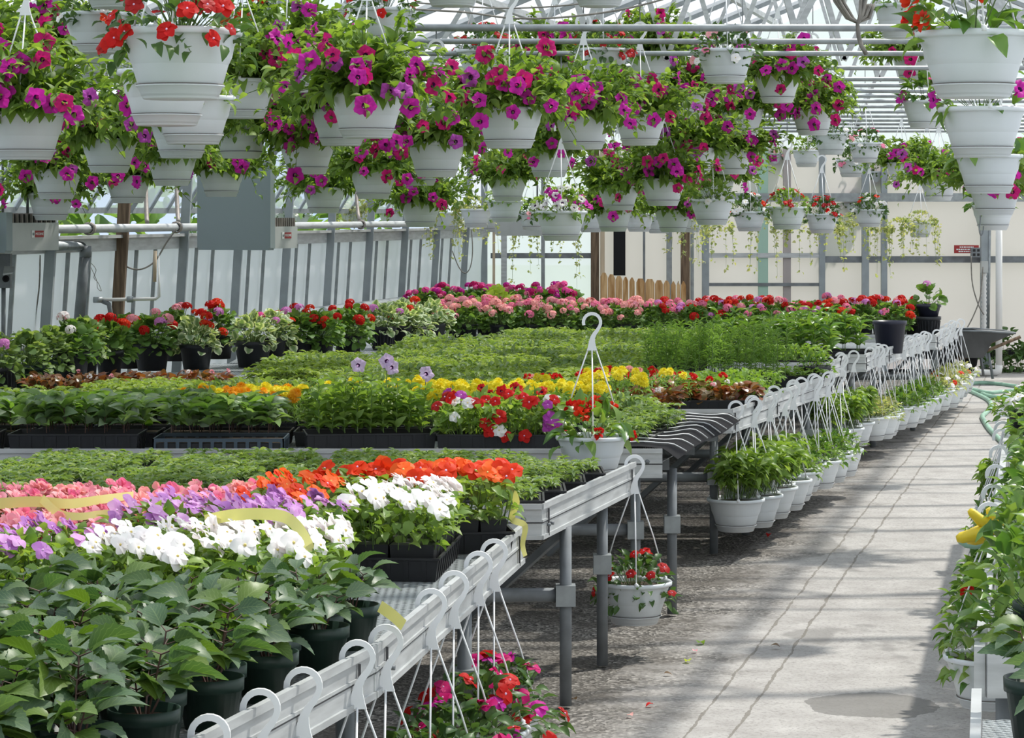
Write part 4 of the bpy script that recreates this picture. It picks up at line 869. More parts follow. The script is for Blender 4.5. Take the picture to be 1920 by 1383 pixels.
SEEDB = [f_seed(328 + i, h=.038, L=.036) for i in range(2)]
FIELD = [f_seed(330 + i, m='L_field', h=.075, L=.042) for i in range(4)]
FIELD2 = [f_box(336 + i, h=.10, n=420, m='L_seed', L=(.03, .05)) for i in range(2)]
LIME = [f_box(340 + i, h=.09, n=460, m='L_lime', L=(.025, .045)) for i in range(2)]
BROAD = [f_broad(350 + i, h=.12) for i in range(4)]
TALL = [f_broad(360 + i, 9, 4, h=.185, m='L_imp', L=.06, st='stem', lvs=(.12, .3, .48, .65, .82, 1.0), asp=.5) for i in range(2)]
MAR = [f_box(370 + i, h=.125, n=560, m='L_fern', L=(.02, .04), asp=.35, tpl='la', nf=40) for i in range(3)]
BRZ = [f_box(380 + i, h=.075, n=260, m='L_brz', L=(.035, .055), asp=.85, tpl='ro', nf=20) for i in range(2)]
GER = [f_ger(390 + i) for i in range(4)]
GERV = [f_ger(396 + i, .19, .22, 130, 'L_var') for i in range(3)]
GERG = [f_ger(400 + i, .17, .24, 230, 'L_seed', (.035, .06)) for i in range(2)]
FERN = [f_fern(410 + i) for i in range(2)]
BUSH = [f_broad(420 + i, 5, 3, h=.24, m='L_glos', L=.10, st='stem', lvs=(.2, .4, .6, .8, 1.0), asp=.36) for i in range(2)]
_c = {}
def pick(key, lst):
    _c[key] = _c.get(key, -1) + 1; return lst[_c[key] % len(lst)]
MAG = ['magenta'] * 6 + ['cerise'] * 3 + ['purple']
# ------------------------------------------------------------------ baskets
NB = [0]
def basket(loc, label, group, stock, kinds, nf, top=None, full=True, hang=True, rz=None, spread=1.0, drop=0., cat='hanging basket'):
    """loc: centre of the rim; top: height its wire reaches up to (None: hung by its own hook)."""
    rz = R.uniform(-.5, .5) if rz is None else rz
    t = empty('hanging_basket', loc, rz, label, cat, group); NB[0] += 1
    part('pot', POT, t); part('drip_saucer', SAUCER, t); part('soil', SOIL, t, (0, 0, -.005))
    if hang:
        hk = part('hanger_hook', HOOK, t)
        hk.rotation_euler = (0, 0, -rz)
        if full:
            for w_ in WIRES: part('hanger_wire', w_, hk)
        else: part('hanger_wire', WIRES_ALL, hk)
        if top is not None and top - loc[2] > .47:
            part('support_wire', MB().tube([(0, 0, .464), (0, 0, top - loc[2])], .0028, 'galvd', 4), hk)
    me, FP, FD = pick(id(stock), stock)
    fr = R.uniform(0, 6.28); fo = part('foliage', me, t, (0, 0, .004 - drop), (0, 0, fr), (spread, spread, 1))
    if nf and FP is not None:
        # prefer the flowers that face the aisle and the light: a spread of the available tips
        rm = Matrix.Rotation(fr, 3, 'Z'); idx = list(range(len(FP))); R.shuffle(idx); cs, sn = math.cos(fr + rz), math.sin(fr + rz)
        idx.sort(key=lambda i: (FP[i][0] * sn + FP[i][1] * cs) + R.uniform(-.16, .16)); idx = idx[:nf]
        P = [rm @ Vector((FP[i][0] * spread, FP[i][1] * spread, FP[i][2] - drop)) for i in idx]; D = [rm @ Vector(FD[i]) for i in idx]
        k = R.choice(kinds) if isinstance(kinds, list) and isinstance(kinds[0], tuple) and isinstance(kinds[0][0], str) else kinds
        D = [d.normalized() + Matrix.Rotation(-rz, 3, 'Z') @ Vector((R.uniform(-.5, .5), R.uniform(-.7, .15), R.uniform(-.3, .3))) for d in D]
        add_flowers(t, k[0], k[1], P, D, k[2] if len(k) > 2 else 1.0)
    return t
KP = ('petunia_flower', MAG, 1.0); KR = ('impatiens_flower', ['redp', 'redp', 'darkred', 'darkred'], .95); KW = ('impatiens_flower', ['whitep'], 1.1); KPK = ('impatiens_flower', ['pinkp', 'whitep', 'rose'], .9); KMX = ('impatiens_flower', ['redp', 'cerise', 'magenta', 'redp', 'darkred', 'cerise'], 1.2); KWR = ('impatiens_flower', ['whitep', 'whitep', 'scarlet'], 1.1)
G_ = 'hanging baskets under the roof'
# photo column, row of the rim, rim width in pixels, kind, flowers, label
HB = [
 (338, 58, 232, 'red', 24, 'biggest white basket at upper left, red impatiens over its rim'),
 (312, 133, 186, 'lime', 0, 'white basket half hidden behind and below the big red impatiens basket'),
 (362, 182, 160, 'lime', 2, 'white basket whose right side shows under the big red impatiens basket'),
 (340, 228, 124, 'pet', 8, 'white basket with dirty base ring in the stack under the red impatiens basket'),
 (322, 293, 100, 'pet', 6, 'lowest small white basket of the stack under the red impatiens basket'),
 (48, 212, 158, 'pet', 18, 'wide white petunia basket cut by the left picture edge'),
 (-45, 138, 150, 'pet', 16, 'white petunia basket of which only the rim corner shows at the left edge'),
 (70, 92, 120, 'pet', 20, 'petunia basket high at the upper left corner, its pot hidden in leaves'),
 (106, 318, 100, 'pet', 10, 'white petunia basket below the wide one at the left edge'),
 (95, 362, 92, 'pet', 8, 'lowest white petunia basket above the left edge heater'),
 (183, 26, 134, 'wr', 8, 'white basket of white and red impatiens left of the biggest red one'),
 (186, 94, 104, 'pet', 4, 'white basket below the white and red impatiens basket at upper left'),
 (215, -62, 140, 'red', 6, 'basket whose base just dips into the top picture edge at upper left'),
 (205, 262, 112, 'pet', 16, 'petunia basket hidden in blooms left of the basket stack'),
 (240, 330, 92, 'pet', 12, 'petunia basket trailing above the curved vent racks'),
 (455, 150, 130, 'pet', 16, 'petunia basket hidden in blooms right of the biggest red impatiens basket'),
 (452, 235, 112, 'pet', 14, 'petunia basket hanging in front of the wide heater, upper of two'),
 (415, 318, 92, 'pet', 10, 'petunia basket hanging in front of the wide heater, lower of two'),
 (540, 105, 124, 'pet', 16, 'petunia basket with white ring hook left of the magenta centre mass'),
 (482, 60, 118, 'redger', 6, 'basket of orange red flowers right of the biggest red impatiens basket'),
 (688, 176, 150, 'pet', 22, 'large white petunia basket with dark slot above its base ring'),
 (640, 207, 120, 'pet', 8, 'white petunia basket half hidden behind the large one with the dark slot'),
 (576, 264, 113, 'pet', 12, 'white petunia basket with one violet bloom over its left rim'),
 (607, 352, 86, 'pet', 8, 'small white petunia basket above and right of the wide heater'),
 (719, 18, 118, 'red', 14, 'white basket of red impatiens high behind the large petunia basket'),
 (848, -60, 130, 'red', 0, 'basket base at the top picture edge, left of the middle hook'),
 (1124, -56, 124, 'red', 0, 'basket base at the top picture edge, right of the middle hook'),
 (955, 203, 136, 'pet', 22, 'big white petunia basket in the middle with long white hanger wires'),
 (905, 95, 100, 'red', 18, 'red impatiens basket just above the big middle petunia basket'),
 (1130, 93, 104, 'red', 18, 'red impatiens basket with a large curved hook, right of the middle'),
 (818, 268, 116, 'pet', 20, 'white petunia basket between the large left one and the middle one'),
 (1094, 217, 114, 'pet', 20, 'white petunia basket just right of the big middle one'),
 (1030, 280, 94, 'pet', 8, 'white petunia basket below the gap between the two middle ones'),
 (786, 298, 90, 'pet', 5, 'petunia basket mostly hidden behind the left middle basket'),
 (952, 334, 78, 'pet', 5, 'small white basket straight below the big middle petunia basket'),
 (946, 376, 72, 'imp', 0, 'lower small white basket straight below the big middle petunia basket'),
 (788, 380, 82, 'pet', 8, 'petunia basket with dangling leaves above the left wall sheets'),
 (700, 322, 92, 'pet', 12, 'petunia basket hidden in dark leaves left of the middle'),
 (893, 392, 62, 'ivy', 0, 'small white basket with pale trailing leaves left of the small end wall heater'),
 (1243, 336, 90, 'pet', 14, 'white petunia basket with deep magenta blooms right of the middle'),
 (1160, 348, 84, 'pet', 12, 'white petunia basket just left of the deep magenta one'),
 (1150, 392, 76, 'pet', 8, 'petunia basket trailing one long shoot down toward the brown post'),
 (1262, 394, 74, 'pet', 6, 'white basket hanging low above the black opening'),
 (1052, 396, 100, 'wm', 18, 'low white basket of mixed white and magenta flowers'),
 (1200, 215, 104, 'pet', 20, 'petunia basket hidden in blooms beside the white question mark hook'),
 (1040, 120, 96, 'pet', 14, 'petunia basket hidden in blooms between the two red impatiens baskets'),
 (1220, 100, 92, 'pet', 14, 'petunia basket hidden in blooms right of the curved hook'),
 (1335, 374, 86, 'imp', 4, 'lone low white basket with bare rim right of the magenta mass'),
 (1342, 335, 76, 'pet', 10, 'petunia basket just above the lone low basket with bare rim'),
 (1360, 94, 112, 'few', 8, 'clean white basket of small pale pink flowers under the cross pipe'),
 (1458, 142, 92, 'pet', 14, 'petunia basket right of the clean white pale pink basket'),
 (1524, 206, 86, 'pet', 14, 'petunia basket with large drooping leaves left of the cross pipes'),
 (1392, 205, 86, 'pet', 14, 'petunia basket under the clean white pale pink basket'),
 (1284, 172, 90, 'pet', 14, 'petunia basket lower left of the clean white pale pink basket'),
 (1372, 280, 84, 'pet', 16, 'bushy petunia basket above the bare rimmed low basket'),
 (1302, 278, 88, 'pet', 12, 'petunia basket hidden in leaves left of the bushy one'),
 (1558, 251, 70, 'few', 4, 'empty looking white basket below the drooping leaved petunia'),
 (1622, 268, 66, 'few', 12, 'white basket of tiny pink buds before the stacked cross pipes'),
 (1512, 282, 56, 'lime', 0, 'small white leafy basket left of the tiny pink bud basket'),
 (1596, 300, 58, 'few', 4, 'small white basket tucked under the tiny pink bud basket'),
 (1690, 305, 60, 'pet', 6, 'small white basket with two big magenta blooms near the right stack'),
 (1738, 312, 58, 'few', 10, 'small white basket with coral flowers touching the right stack'),
 (1405, 397, 66, 'wr', 14, 'low white basket of white flowers, first from the left in the far row'),
 (1476, 388, 76, 'lr', 12, 'low white basket of lime leaves and red flowers in the far row'),
 (1541, 401, 66, 'redd', 22, 'low white basket of deep red flowers in the far row'),
 (1598, 382, 50, 'white', 26, 'white impatiens basket behind the deep red one in the far row'),
 (1630, 393, 58, 'wr', 10, 'low white basket right of the white impatiens in the far row'),
 (1660, 407, 46, 'ivy', 2, 'smallest low white basket in the far row with pale trailing vines'),
 (1725, 416, 52, 'ivy', 3, 'single small basket of variegated trailing vines before the end wall'),
 (1826, 62, 220, 'bigr', 7, 'biggest white basket at upper right with glossy leaves and red buds'),
 (1842, 203, 166, 'glos', 2, 'second white basket of the tall stack at upper right'),
 (1854, 291, 130, 'glos', 2, 'third white basket of the tall stack at upper right'),
 (1866, 346, 104, 'pet', 10, 'fourth white basket of the tall stack at upper right, magenta blooms left of it'),
 (1862, 385, 84, 'glos', 0, 'lowest white basket of the tall stack at upper right'),
 (1692, 10, 112, 'green', 0, 'white basket of plain green leaves at the top edge left of the right stack'),
 (1716, 104, 88, 'pet', 4, 'white basket half hidden behind the biggest upper right one'),
 (1735, 190, 90, 'glos', 2, 'lime leaved basket peeping out left of the upper right stack'),
 (1760, 335, 74, 'pet', 12, 'petunia basket trailing left of the lower upper right stack'),
 (1816, 398, 46, 'imp', 0, 'tiny far basket low at the left foot of the upper right stack'),
 (1904, 395, 48, 'imp', 0, 'tiny far basket low at the right picture edge'),
 (398, 393, 60, 'white', 12, 'white impatiens basket in front of the left part of the wide heater'),
 (438, 391, 62, 'wr', 10, 'small basket with orange red blooms in front of the wide heater'),
 (536, 394, 54, 'white', 14, 'white impatiens basket in front of the badge side of the wide heater'),
 (665, 395, 58, 'ivy', 0, 'small low basket with trailing vines above the left wall sill'),
 (735, 398, 52, 'imp', 0, 'small low basket left of the dangling leaved petunia basket'),
 (560, 402, 52, 'imp', 3, 'low far basket right of the badge of the wide heater'), (840, 398, 60, 'ivy', 0, 'low far basket left of the two pale trailing ones at middle'),
 (925, 404, 56, 'imp', 0, 'low far basket at the top corner of the small end wall heater'), (1000, 398, 60, 'few', 3, 'low far basket in front of the small end wall heater'),
 (1108, 402, 60, 'imp', 2, 'low far basket right of the mixed white and magenta one'), (1198, 400, 62, 'imp', 3, 'low far basket straight above the black opening'),
 (1236, 404, 60, 'few', 2, 'low far basket right of the black opening'), (1292, 402, 60, 'ivy', 0, 'low far basket left of the lone bare rimmed one'),
 (1452, 288, 50, 'few', 3, 'far basket below the petunias, first of the pale upper cluster'), (1482, 318, 48, 'imp', 0, 'far basket low left in the pale upper cluster'),
 (1552, 318, 46, 'imp', 2, 'far basket in the middle of the pale upper cluster'), (1640, 322, 50, 'few', 3, 'far basket low right in the pale upper cluster'),
 (1590, 338, 44, 'imp', 0, 'lowest far basket of the pale upper cluster'), (1716, 352, 46, 'few', 0, 'far basket just above the variegated trailing vine basket'),
]
TIED = {'red': (IMPB, KR, .0), 'lime': (IMPL, KP, .0), 'pet': (PET, KP, .0), 'wr': (IMPB, KWR, 0), 'redger': (IMPB, ('geranium_flower', ['scarlet', 'orange'], 1.0), 0), 'imp': (IMPL, KPK, 0), 'ivy': (VINE, KW, 0), 'wm': (IMPL, ('petunia_flower', ['whitep', 'whitep', 'magenta'], .75), 0), 'few': (IMPB, KPK, 0.02), 'lr': (IMPL, KR, 0), 'redd': (IMPB, KR, 0), 'white': (IMPB, KW, 0), 'bigr': (TOPL, ('begonia_flower', ['redp', 'scarlet'], 1.1), 0), 'glos': (TOPL, KP, .0), 'green': (LOW, KP, 0)}
for x, y, w_, k, nf, lab in HB:
    s = w_ / .282; p = at(x, y, s); st, kk, dr = TIED[k]; hk = p.z + .47
    top = 2.5 if hk < 2.5 else (2.66 if hk < 2.62 else (3.0 if hk < 2.95 else 3.35))
    sp_ = 1.0 if k != 'pet' else R.uniform(1.0, 1.18)
    basket(p, lab, G_, st, kk, nf, top, full=w_ > 80, spread=sp_, drop=dr)
# the spider like vines under the far baskets
for i, (x, y, s, dr) in enumerate([(985, 442, 190, .5), (1060, 446, 192, .55), (1300, 425, 195, .35), (1348, 428, 200, .4), (1432, 430, 200, .45), (1500, 432, 205, .4), (1560, 436, 205, .4), (1600, 420, 200, .35), (1648, 430, 200, .45), (1690, 430, 205, .3)]):
    me = f_vine(500 + i, 6, dr, .14)[0]
    solo('trailing_vine', me, ['pale trailing vine hanging before the left half of the bright end wall bay', 'pale trailing vine hanging before the right half of the bright end wall bay', 'pale vine on the brown post right of the fence', 'pale vine just left of the green column, shorter one', 'long pale vine over the green column', 'pale vine between the green column and the next grey post', 'pale vine hanging from the deep red basket', 'pale vine left of the dark grey close pair post', 'long pale vine between the close pair of grey posts', 'short pale vine right of the close pair of grey posts'][i], 'vine', 'pale vines trailing before the end wall', loc=at(x, y, s))
# ------------------------------------------------------------------ baskets on the bench rails
GR = 'baskets hooked on the aisle rails'
RB = []
for x, y in ((405, 1360), (495, 1310), (580, 1268), (672, 1215), (722, 1185), (738, 1115), (803, 1080), (868, 1042), (917, 1018)): RB.append(('A', 4700 / (y + 17 - YH)))
names = ['first hooked basket from the front on the nearest bench rail', 'second hooked basket from the front on the nearest bench rail', 'third hooked basket from the front on the nearest bench rail', 'fourth hooked basket from the front, just before the rail joint', 'fifth hooked basket from the front, hook at the rail joint', 'basket whose hook stands behind the yellow ribbon end', 'basket on the nearest rail third from its far end', 'red and magenta impatiens basket hung low under the nearest rail', 'last basket toward the far end of the nearest rail']
for i, (k, Y) in enumerate(RB):
    kk = 'A1' if Y < 5.807 else 'A2'; xr_ = railx(kk, Y) + .012
    basket((xr_, Y, .72 - .435 - .001), names[i], GR, IMPB, KMX if i >= 6 else KR, 16 if i >= 6 else 3, rz=0, spread=1.15)
basket((railx('B', 9.98) + .02, 9.98, .284), 'white basket of small red impatiens hung alone from the second bench rail end', GR, IMPB, KR, 12, rz=0, spread=.95, drop=.03)
cnt = 0
def rail_row(key, ys, stock, txt, sp_=1.0, kinds=None, nf=0):
    global cnt
    for i, Y in enumerate(ys):
        fl = stock is UPR
        basket((railx(key, Y) + .02 + (.03 if i % 2 else -.02), Y, .284), f'white basket of {txt}, {ordn(i)} hook', GR, stock, kinds, nf, rz=0 if True else 0, full=Y < 15, spread=sp_)
        cnt += 1
rail_row('D', np.linspace(12.88, 13.82, 6), UPR, 'tall bright leaves on the bronze plant bench')
rail_row('E', np.linspace(14.0, 14.5, 3), LOW, 'narrow leaves just past the tall bright leaves')
rail_row('E', np.linspace(14.72, 15.6, 6), LOW, 'low narrow leaves on the feathery plant bench'); 
rail_row('G', np.linspace(16.9, 17.62, 4), UPR, 'dense green leaves beside the short bushy bench')
rail_row('H', np.linspace(18.05, 18.55, 5), LOWV, 'small speckled leaves hung in a tight bunch')
rail_row('I', np.linspace(18.95, 20.5, 9), LOW, 'low green leaves beside the lone black pot bench')
rail_row('J', np.linspace(20.8, 22.9, 8), LOWV, 'pale leaves and flowers at the far aisle end', 1.0, KWR, 3)
basket(at(1110, 817, 490), 'white basket standing on the seedling bench with its hanger upright, red begonias', 'baskets standing on benches', TOPL[:1], ('begonia_flower', ['redp', 'redp', 'scarlet'], 1.0), 11, rz=0, spread=1.0, drop=.02)
# right bench rail
for i, (Y, st) in enumerate(((8.2, BIGS), (8.9, BIGS), (9.6, BIGS), (10.4, UPR), (11.2, LOW), (11.6, LOW), (12.0, LOW), (12.4, UPR))):
    basket((rx(Y) - .02, Y, .284 if i else .30), f'white hooked basket of broad green leaves on the right rail, {ordn(i)} from the front', GR, st, ('begonia_flower', ['redp'], .9), 2 if i in (1, 2) else 0, rz=0, full=True, spread=.72 if i == 0 else .9)

# ------------------------------------------------------------------ trays
TZ = .665
def tray(X, Y, label, group, stock, fl=None, nf=0, rz=0., shell=None, z=TZ, extra=None, fz=.055, sc=1.0, cat='seedling tray', name='seedling_tray', lowf=0.):
    t = empty(name, (X, Y, z), rz, label, cat, group); part('tray', shell or TRAY, t); part('soil', TSOIL, t, (0, 0, .052))
    if extra is not None: part(extra[0], extra[1], t)
    me, FP, FD = pick(id(stock), stock); flip = R.choice((0, 1)); fo = part('foliage', me, t, (0, 0, fz), (0, 0, PI * flip), (1, 1, sc))
    if fl:
        idx = list(range(len(FP))); R.shuffle(idx); sg = -1 if flip else 1; P = [Vector((FP[i][0] * sg, FP[i][1] * sg, FP[i][2] * sc + fz)) for i in idx[:nf]]; D = [Vector((FD[i][0] * sg, FD[i][1] * .5 - .45, FD[i][2])) for i in idx[:nf]]
        for i in range(int(nf * lowf)):
            if i < len(P): P[i] = Vector((R.uniform(-.25, .25), -.145, fz + R.uniform(.0, .09))) if abs(rz) < .8 else P[i]; D[i] = Vector((R.uniform(-.4, .4), -1, .4))
        add_flowers(t, fl[0], fl[1], P, D, fl[2] if len(fl) > 2 else 1.0)
    return t
GI = 'impatiens trays on the nearest bench'
ANG = math.atan2(1, .16) - PI / 2
FLW = ('impatiens_flower', ['whitep'], 1.35); FLL = ('impatiens_flower', ['lilac', 'lilac', 'violet'], 1.25); FLV = ('impatiens_flower', ['violet', 'violet', 'lilac'], 1.25); FLP = ('begonia_flower', ['pinkp', 'salmon', 'rose', 'pinkp'], 1.15); FLR = ('impatiens_flower', ['scarlet', 'scarlet', 'orange'], 1.35); FLO = ('impatiens_flower', ['orange', 'scarlet'], 1.35)
for X, Y, f, n, lab in (
  (-.855, 6.47, FLW, 52, 'tray of white impatiens, left one of the pair behind the leafy pots'), (-.565, 6.47, FLW, 52, 'tray of white impatiens under the arched yellow ribbon'),
  (-1.145, 6.5, FLV, 40, 'tray of violet impatiens left of the white pair'), (-1.435, 6.5, FLV, 40, 'tray of violet impatiens at the left picture edge'),
  (-.31, 7.47, FLW, 56, 'tray of white impatiens at the rail, its black side in plain view'), (-.60, 7.1, FLL, 52, 'tray of lilac impatiens left of the white tray at the rail'),
  (-.89, 7.1, FLL, 50, 'tray of lilac impatiens in the middle, beside the long ribbon'), (-1.18, 7.1, FLP, 52, 'tray of pink impatiens under the long yellow ribbon'), (-1.47, 7.1, FLP, 46, 'tray of pink impatiens at the left edge under the ribbon'),
  (-.86, 7.68, FLP, 54, 'tray of salmon pink impatiens behind the lilac ones'), (-1.15, 7.68, FLP, 54, 'tray of salmon pink impatiens in the back row, left of centre'), (-1.44, 7.68, FLP, 46, 'tray of salmon pink impatiens in the back row at the left edge'), (-.585, 7.72, FLO, 50, 'tray of orange red impatiens behind the lilac ones')):
    tray(X, Y, lab, GI, IMPZ if f is FLP else IMPT, f, int(n * (.72 if f is not FLW else .9)), rz=PI / 2 + ANG * .6, extra=('cell_pack', PACKS), fz=.085, cat='flower tray', name='flower_tray', sc=.66 if f is FLP else .88)
tray(-.275, 7.90, 'tray of scarlet impatiens at the far end of the nearest bench', GI, IMPT, FLR, 48, rz=.12, extra=('cell_pack', PACKS), fz=.085, cat='flower tray', name='flower_tray')
# seedlings on the second bench
for j, Y in enumerate((8.78, 9.08, 9.38, 9.68, 9.96)):
    for i in range(4):
        X = railx('B', Y) - .30 - i * .555
        if j == 4 and i == 0: X -= .32
        tray(X, Y, f'star leaved seedling tray on the second bench, {ordn(j)} row, {ordn(i)} from the rail', 'seedling trays on the second bench', SEEDG if i == 0 else SEEDB, rz=R.uniform(-.02, .02), extra=('cell_insert', CELLS))
TALLTRAY = tray_mesh(.54, .28, .088)
# third bench
GC = 'trays on the third bench'
def at_tray(x, Y, *a, **k): return tray((x - XC) * Y / F_PX, Y, *a, **k)
for x, Y, st, lab, kw in (
  (-120, 11.1, BROAD, 'black tray of broad sage green leaves cut by the left picture edge', {}), (147, 11.1, BROAD, 'black tray of broad sage green leaves left of the blue grey tray', {}), (416, 11.1, BROAD, 'blue grey tray with square side openings and broad sage green leaves', {'shell': CRATE}),
  (692, 11.12, TALL, 'black tray of tall pale green stems, set askew beside the red impatiens', {'rz': .13}),
  (-60, 11.48, BROAD, 'broad leaved tray behind the front row at the left picture edge', {}), (185, 11.48, BROAD, 'broad leaved tray behind the front row, second from the left edge', {}), (430, 11.48, BROAD, 'broad leaved tray just behind the blue grey tray', {}), (672, 11.5, TALL, 'tall pale green tray behind the askew one', {}),
  (60, 11.85, BROAD, 'broad leaved tray in the third row, left', {}), (300, 11.85, BROAD, 'broad leaved tray in the third row, in front of the orange marigolds', {}),
  (1165, 11.15, SEED, 'black seedling tray pointing down the bench beside the mesh mat', {'rz': PI / 2 - .2, 'extra': ('cell_insert', CELLS)}), (1222, 11.75, SEED, 'black seedling tray pointing down the bench, behind the first such one', {'rz': PI / 2 - .2, 'extra': ('cell_insert', CELLS)}),
  (1120, 12.25, FIELD2, 'green leafy tray at the far right of the mat bench', {})):
    if Y < 11.2 and st is not SEED: kw = dict({'shell': TALLTRAY, 'fz': .088}, **kw)
    at_tray(x, Y, lab, GC, st, **kw)
t = at_tray(944, 11.08, 'black tray of mixed red, white and purple impatiens in the middle of the third bench', GC, TALL[:1] and IMPT, ('impatiens_flower', ['redp', 'redp', 'darkred', 'redp', 'darkred', 'redp', 'whitep', 'purple'], 1.2), 34, rz=-.05, sc=1.0, lowf=.4, shell=TALLTRAY, fz=.075, cat='flower tray', name='flower_tray')
t = at_tray(960, 11.42, 'tray of red and purple petunias behind the mixed impatiens tray', GC, IMPT, ('petunia_flower', ['redp', 'purple', 'redp', 'redp'], .7), 11, sc=1.2, cat='flower tray', name='flower_tray')
tl = empty('petunia_plant', ((735 - XC) * 11.3 / F_PX, 11.3, TZ + .12), 0, 'lilac petunia shoots rising above the tall pale green trays', 'plant')
for i, (x, y) in enumerate(((672, 684), (724, 676), (800, 700), (735, 688))):
    p = at(x, y, F_PX / 11.3) - Vector(tl.location); part('petunia_flower', flower('petunia_flower', 'palelilac'), tl, p, face_rot(Vector((R.uniform(-.6, .6), -1, .35))), .95); part('stem', MB().tube([p * .98 + Vector((0, .02, 0)), Vector((p.x * .9, .02, 0))], .002, 'stem', 4), tl)
MY = ('marigold_flower', ['yellowp'], 1.0); MO = ('marigold_flower', ['gold', 'gold', 'yellowp'], .95)
for x, Y, f, n, lab in ((445, 12.0, MO, 34, 'tray of orange and gold marigolds'), (575, 12.1, MY, 34, 'tray of yellow marigolds right of the orange ones'), (890, 11.78, MY, 34, 'tray of small yellow marigolds just behind the red impatiens'), (1110, 12.0 + .9, MY, 14, 'tray of yellow marigolds seen through the upright hanger wires'),
  (860, 12.35, MY, 34, 'tray of large yellow marigolds left of the upright hanger'), (1025, 12.2, MY, 34, 'tray of yellow marigolds just left of the upright hanger'), (740, 12.45, MY, 18, 'sparse tray of yellow marigolds behind the lilac petunias'), (1190, 13.35, MY, 10, 'tray of thin yellow marigolds behind the upright hanger')):
    at_tray(x, Y, lab, 'marigold trays', MAR, f, n, cat='flower tray', name='flower_tray')
for x, Y, lab in ((1165, 12.98, 'tray of bronze begonia leaves behind the upright hanger'), (1318, 13.42, 'tray of bronze begonia leaves with lattice side at the first hook row'), (150, 14.15, 'tray of bronze leaves in front of the dark wall pots'), (330, 14.3, 'second tray of bronze leaves in front of the wall geraniums')):
    at_tray(x, Y, lab, 'bronze begonia trays', BRZ, ('begonia_flower', ['whitep', 'pinkp'], .5), 4)
for x, Y, lab in ((1330, 13.72, 'lime green tray behind the bronze begonia tray'), (1365, 14.3, 'lime green tray at the rail before the feathery plants'), (1190, 14.45, 'lime green tray left of the feathery plants')):
    at_tray(x, Y, lab, 'lime green trays', LIME)
for x, Y, lab in ((1085, 13.55, 'tray of small red flowers left of the feathery plants'), (1255, 13.6, 'tray of small red flowers right under the feathery plants'), (1190, 14.0, 'tray of red and white flowers in front of the feathery plants')):
    at_tray(x, Y, lab, 'red flower trays', IMPT, ('begonia_flower', ['redp', 'redp', 'salmon'], .9), 16, sc=.7, cat='flower tray', name='flower_tray')
for x, Y, lab in ((1285, 15.2, 'tall feathery green plants, left clump'), (1385, 15.35, 'tall feathery green plants, right clump by the rail')):
    t = empty('feathery_plant', ((x - XC) * Y / F_PX, Y, TZ), 0, lab, 'plant', 'tall feathery plants'); part('tray', TRAY, t); part('foliage', pick('fern', FERN)[0], t, (0, 0, .05))
for x, Y, st, lab in ((1310, 16.95, LIME, 'pale lime leaves right of the feathery plants, front tray'), (1470, 17.02, LIME, 'pale lime leaves in front of the bushy plants'), (1340, 17.4, FIELD2, 'green tray behind the pale lime leaves'), (1498, 17.5, BUSH, 'bushy dark green plants left of the lone black pot'), (1400, 18.0, BUSH, 'bushy dark green plants behind the pale lime leaves'), (1556, 18.2, BUSH, 'bushy drooping plants just left of the lone black pot'), (1500, 18.42, BUSH, 'rear bushy green plants left of the lone black pot')):
    at_tray(x, Y, lab, 'leafy trays near the aisle', st)
at_tray(1452, 15.42, 'tilted black tray of sparse green starts at the rail', GC, LIME, rz=.12, sc=.5)
# seedling field of the middle benches
k = 0
for Y in np.arange(12.62, 19.9, .335):
    bench_gap = any(a < Y < b for a, b in ((13.9, 14.0), (15.6, 16.85), (18.55, 18.66)))
    if 12.6 < Y < 12.75: pass
    xL = -2.58 + (Y - 14.1) * .335 + .42 if Y > 13.8 else wallx(Y) + .85
    s = F_PX / Y; xR = gx(640 if Y < 13 else (990 if Y < 14.1 else (1215 if Y < 16.9 else 1370)), s)
    n = max(1, int((xR - xL) / .56)); Yb = Y
    for i in range(n):
        X = xR - .28 - i * .56
        if Y > 13.9 and Y < 14.6 and i > n - 3: continue
        tray(X, Yb, f'green seedling tray in the middle field, {ordn(k)} row, {ordn(i)} from the right', 'seedling trays of the middle field', FIELD if (k + i) % 4 else FIELD2, rz=R.uniform(-.03, .03))
    k += 1
# filler bench decks under the field where the house benches run on
# ------------------------------------------------------------------ potted plants
GD = 'leafy plants in dark green pots on the nearest bench'
def potted(X, Y, r, h, m, label, group, stock, fl=None, nf=0, z=TZ, tilt=None, ribs=0, name='potted_plant', cat='potted plant', sc=1.0):
    t = empty(name, (X, Y, z), 0, label, cat, group)
    if tilt: t.rotation_euler = tilt
    part('pot', pot_mesh(r, h, m, ribs), t); part('soil', pot_soil(r), t, (0, 0, h - .018))
    if stock:
        me, FP, FD = pick(id(stock), stock); fr = R.uniform(0, 6.28); part('foliage', me, t, (0, 0, h - .02), (0, 0, fr), sc)
        if fl and nf:
            rm = Matrix.Rotation(fr, 3, 'Z'); idx = list(range(len(FP))); idx.sort(key=lambda i: (rm @ Vector(FP[i])).y - .5 * FP[i][2] + R.uniform(-.1, .1)); idx = idx[:nf]
            add_flowers(t, fl[0], fl[1], [rm @ Vector(FP[i]) * sc + Vector((0, 0, h - .02)) for i in idx], [rm @ Vector(FD[i]) for i in idx], fl[2] if len(fl) > 2 else 1)
    return t
rows = 0
for j, Y in enumerate(np.linspace(4.52, 6.1, 11)):
    kk = 'A1' if Y < 5.807 else 'A2'; xr_ = railx(kk, Y); vis = gx(-60, F_PX / Y); i = 0; X = xr_ - .115 - (.05 if j % 2 else 0)
    while X > vis:
        if not (Y > 6.0 and X < -.42): potted(X, Y + R.uniform(-.02, .02), .066, .10, 'gpot', f'leafy green potted plant, {ordn(i)} from the rail, {ordn(j)} row back', GD, DAH, sc=R.uniform(.62, .8))
        X -= .155; i += 1
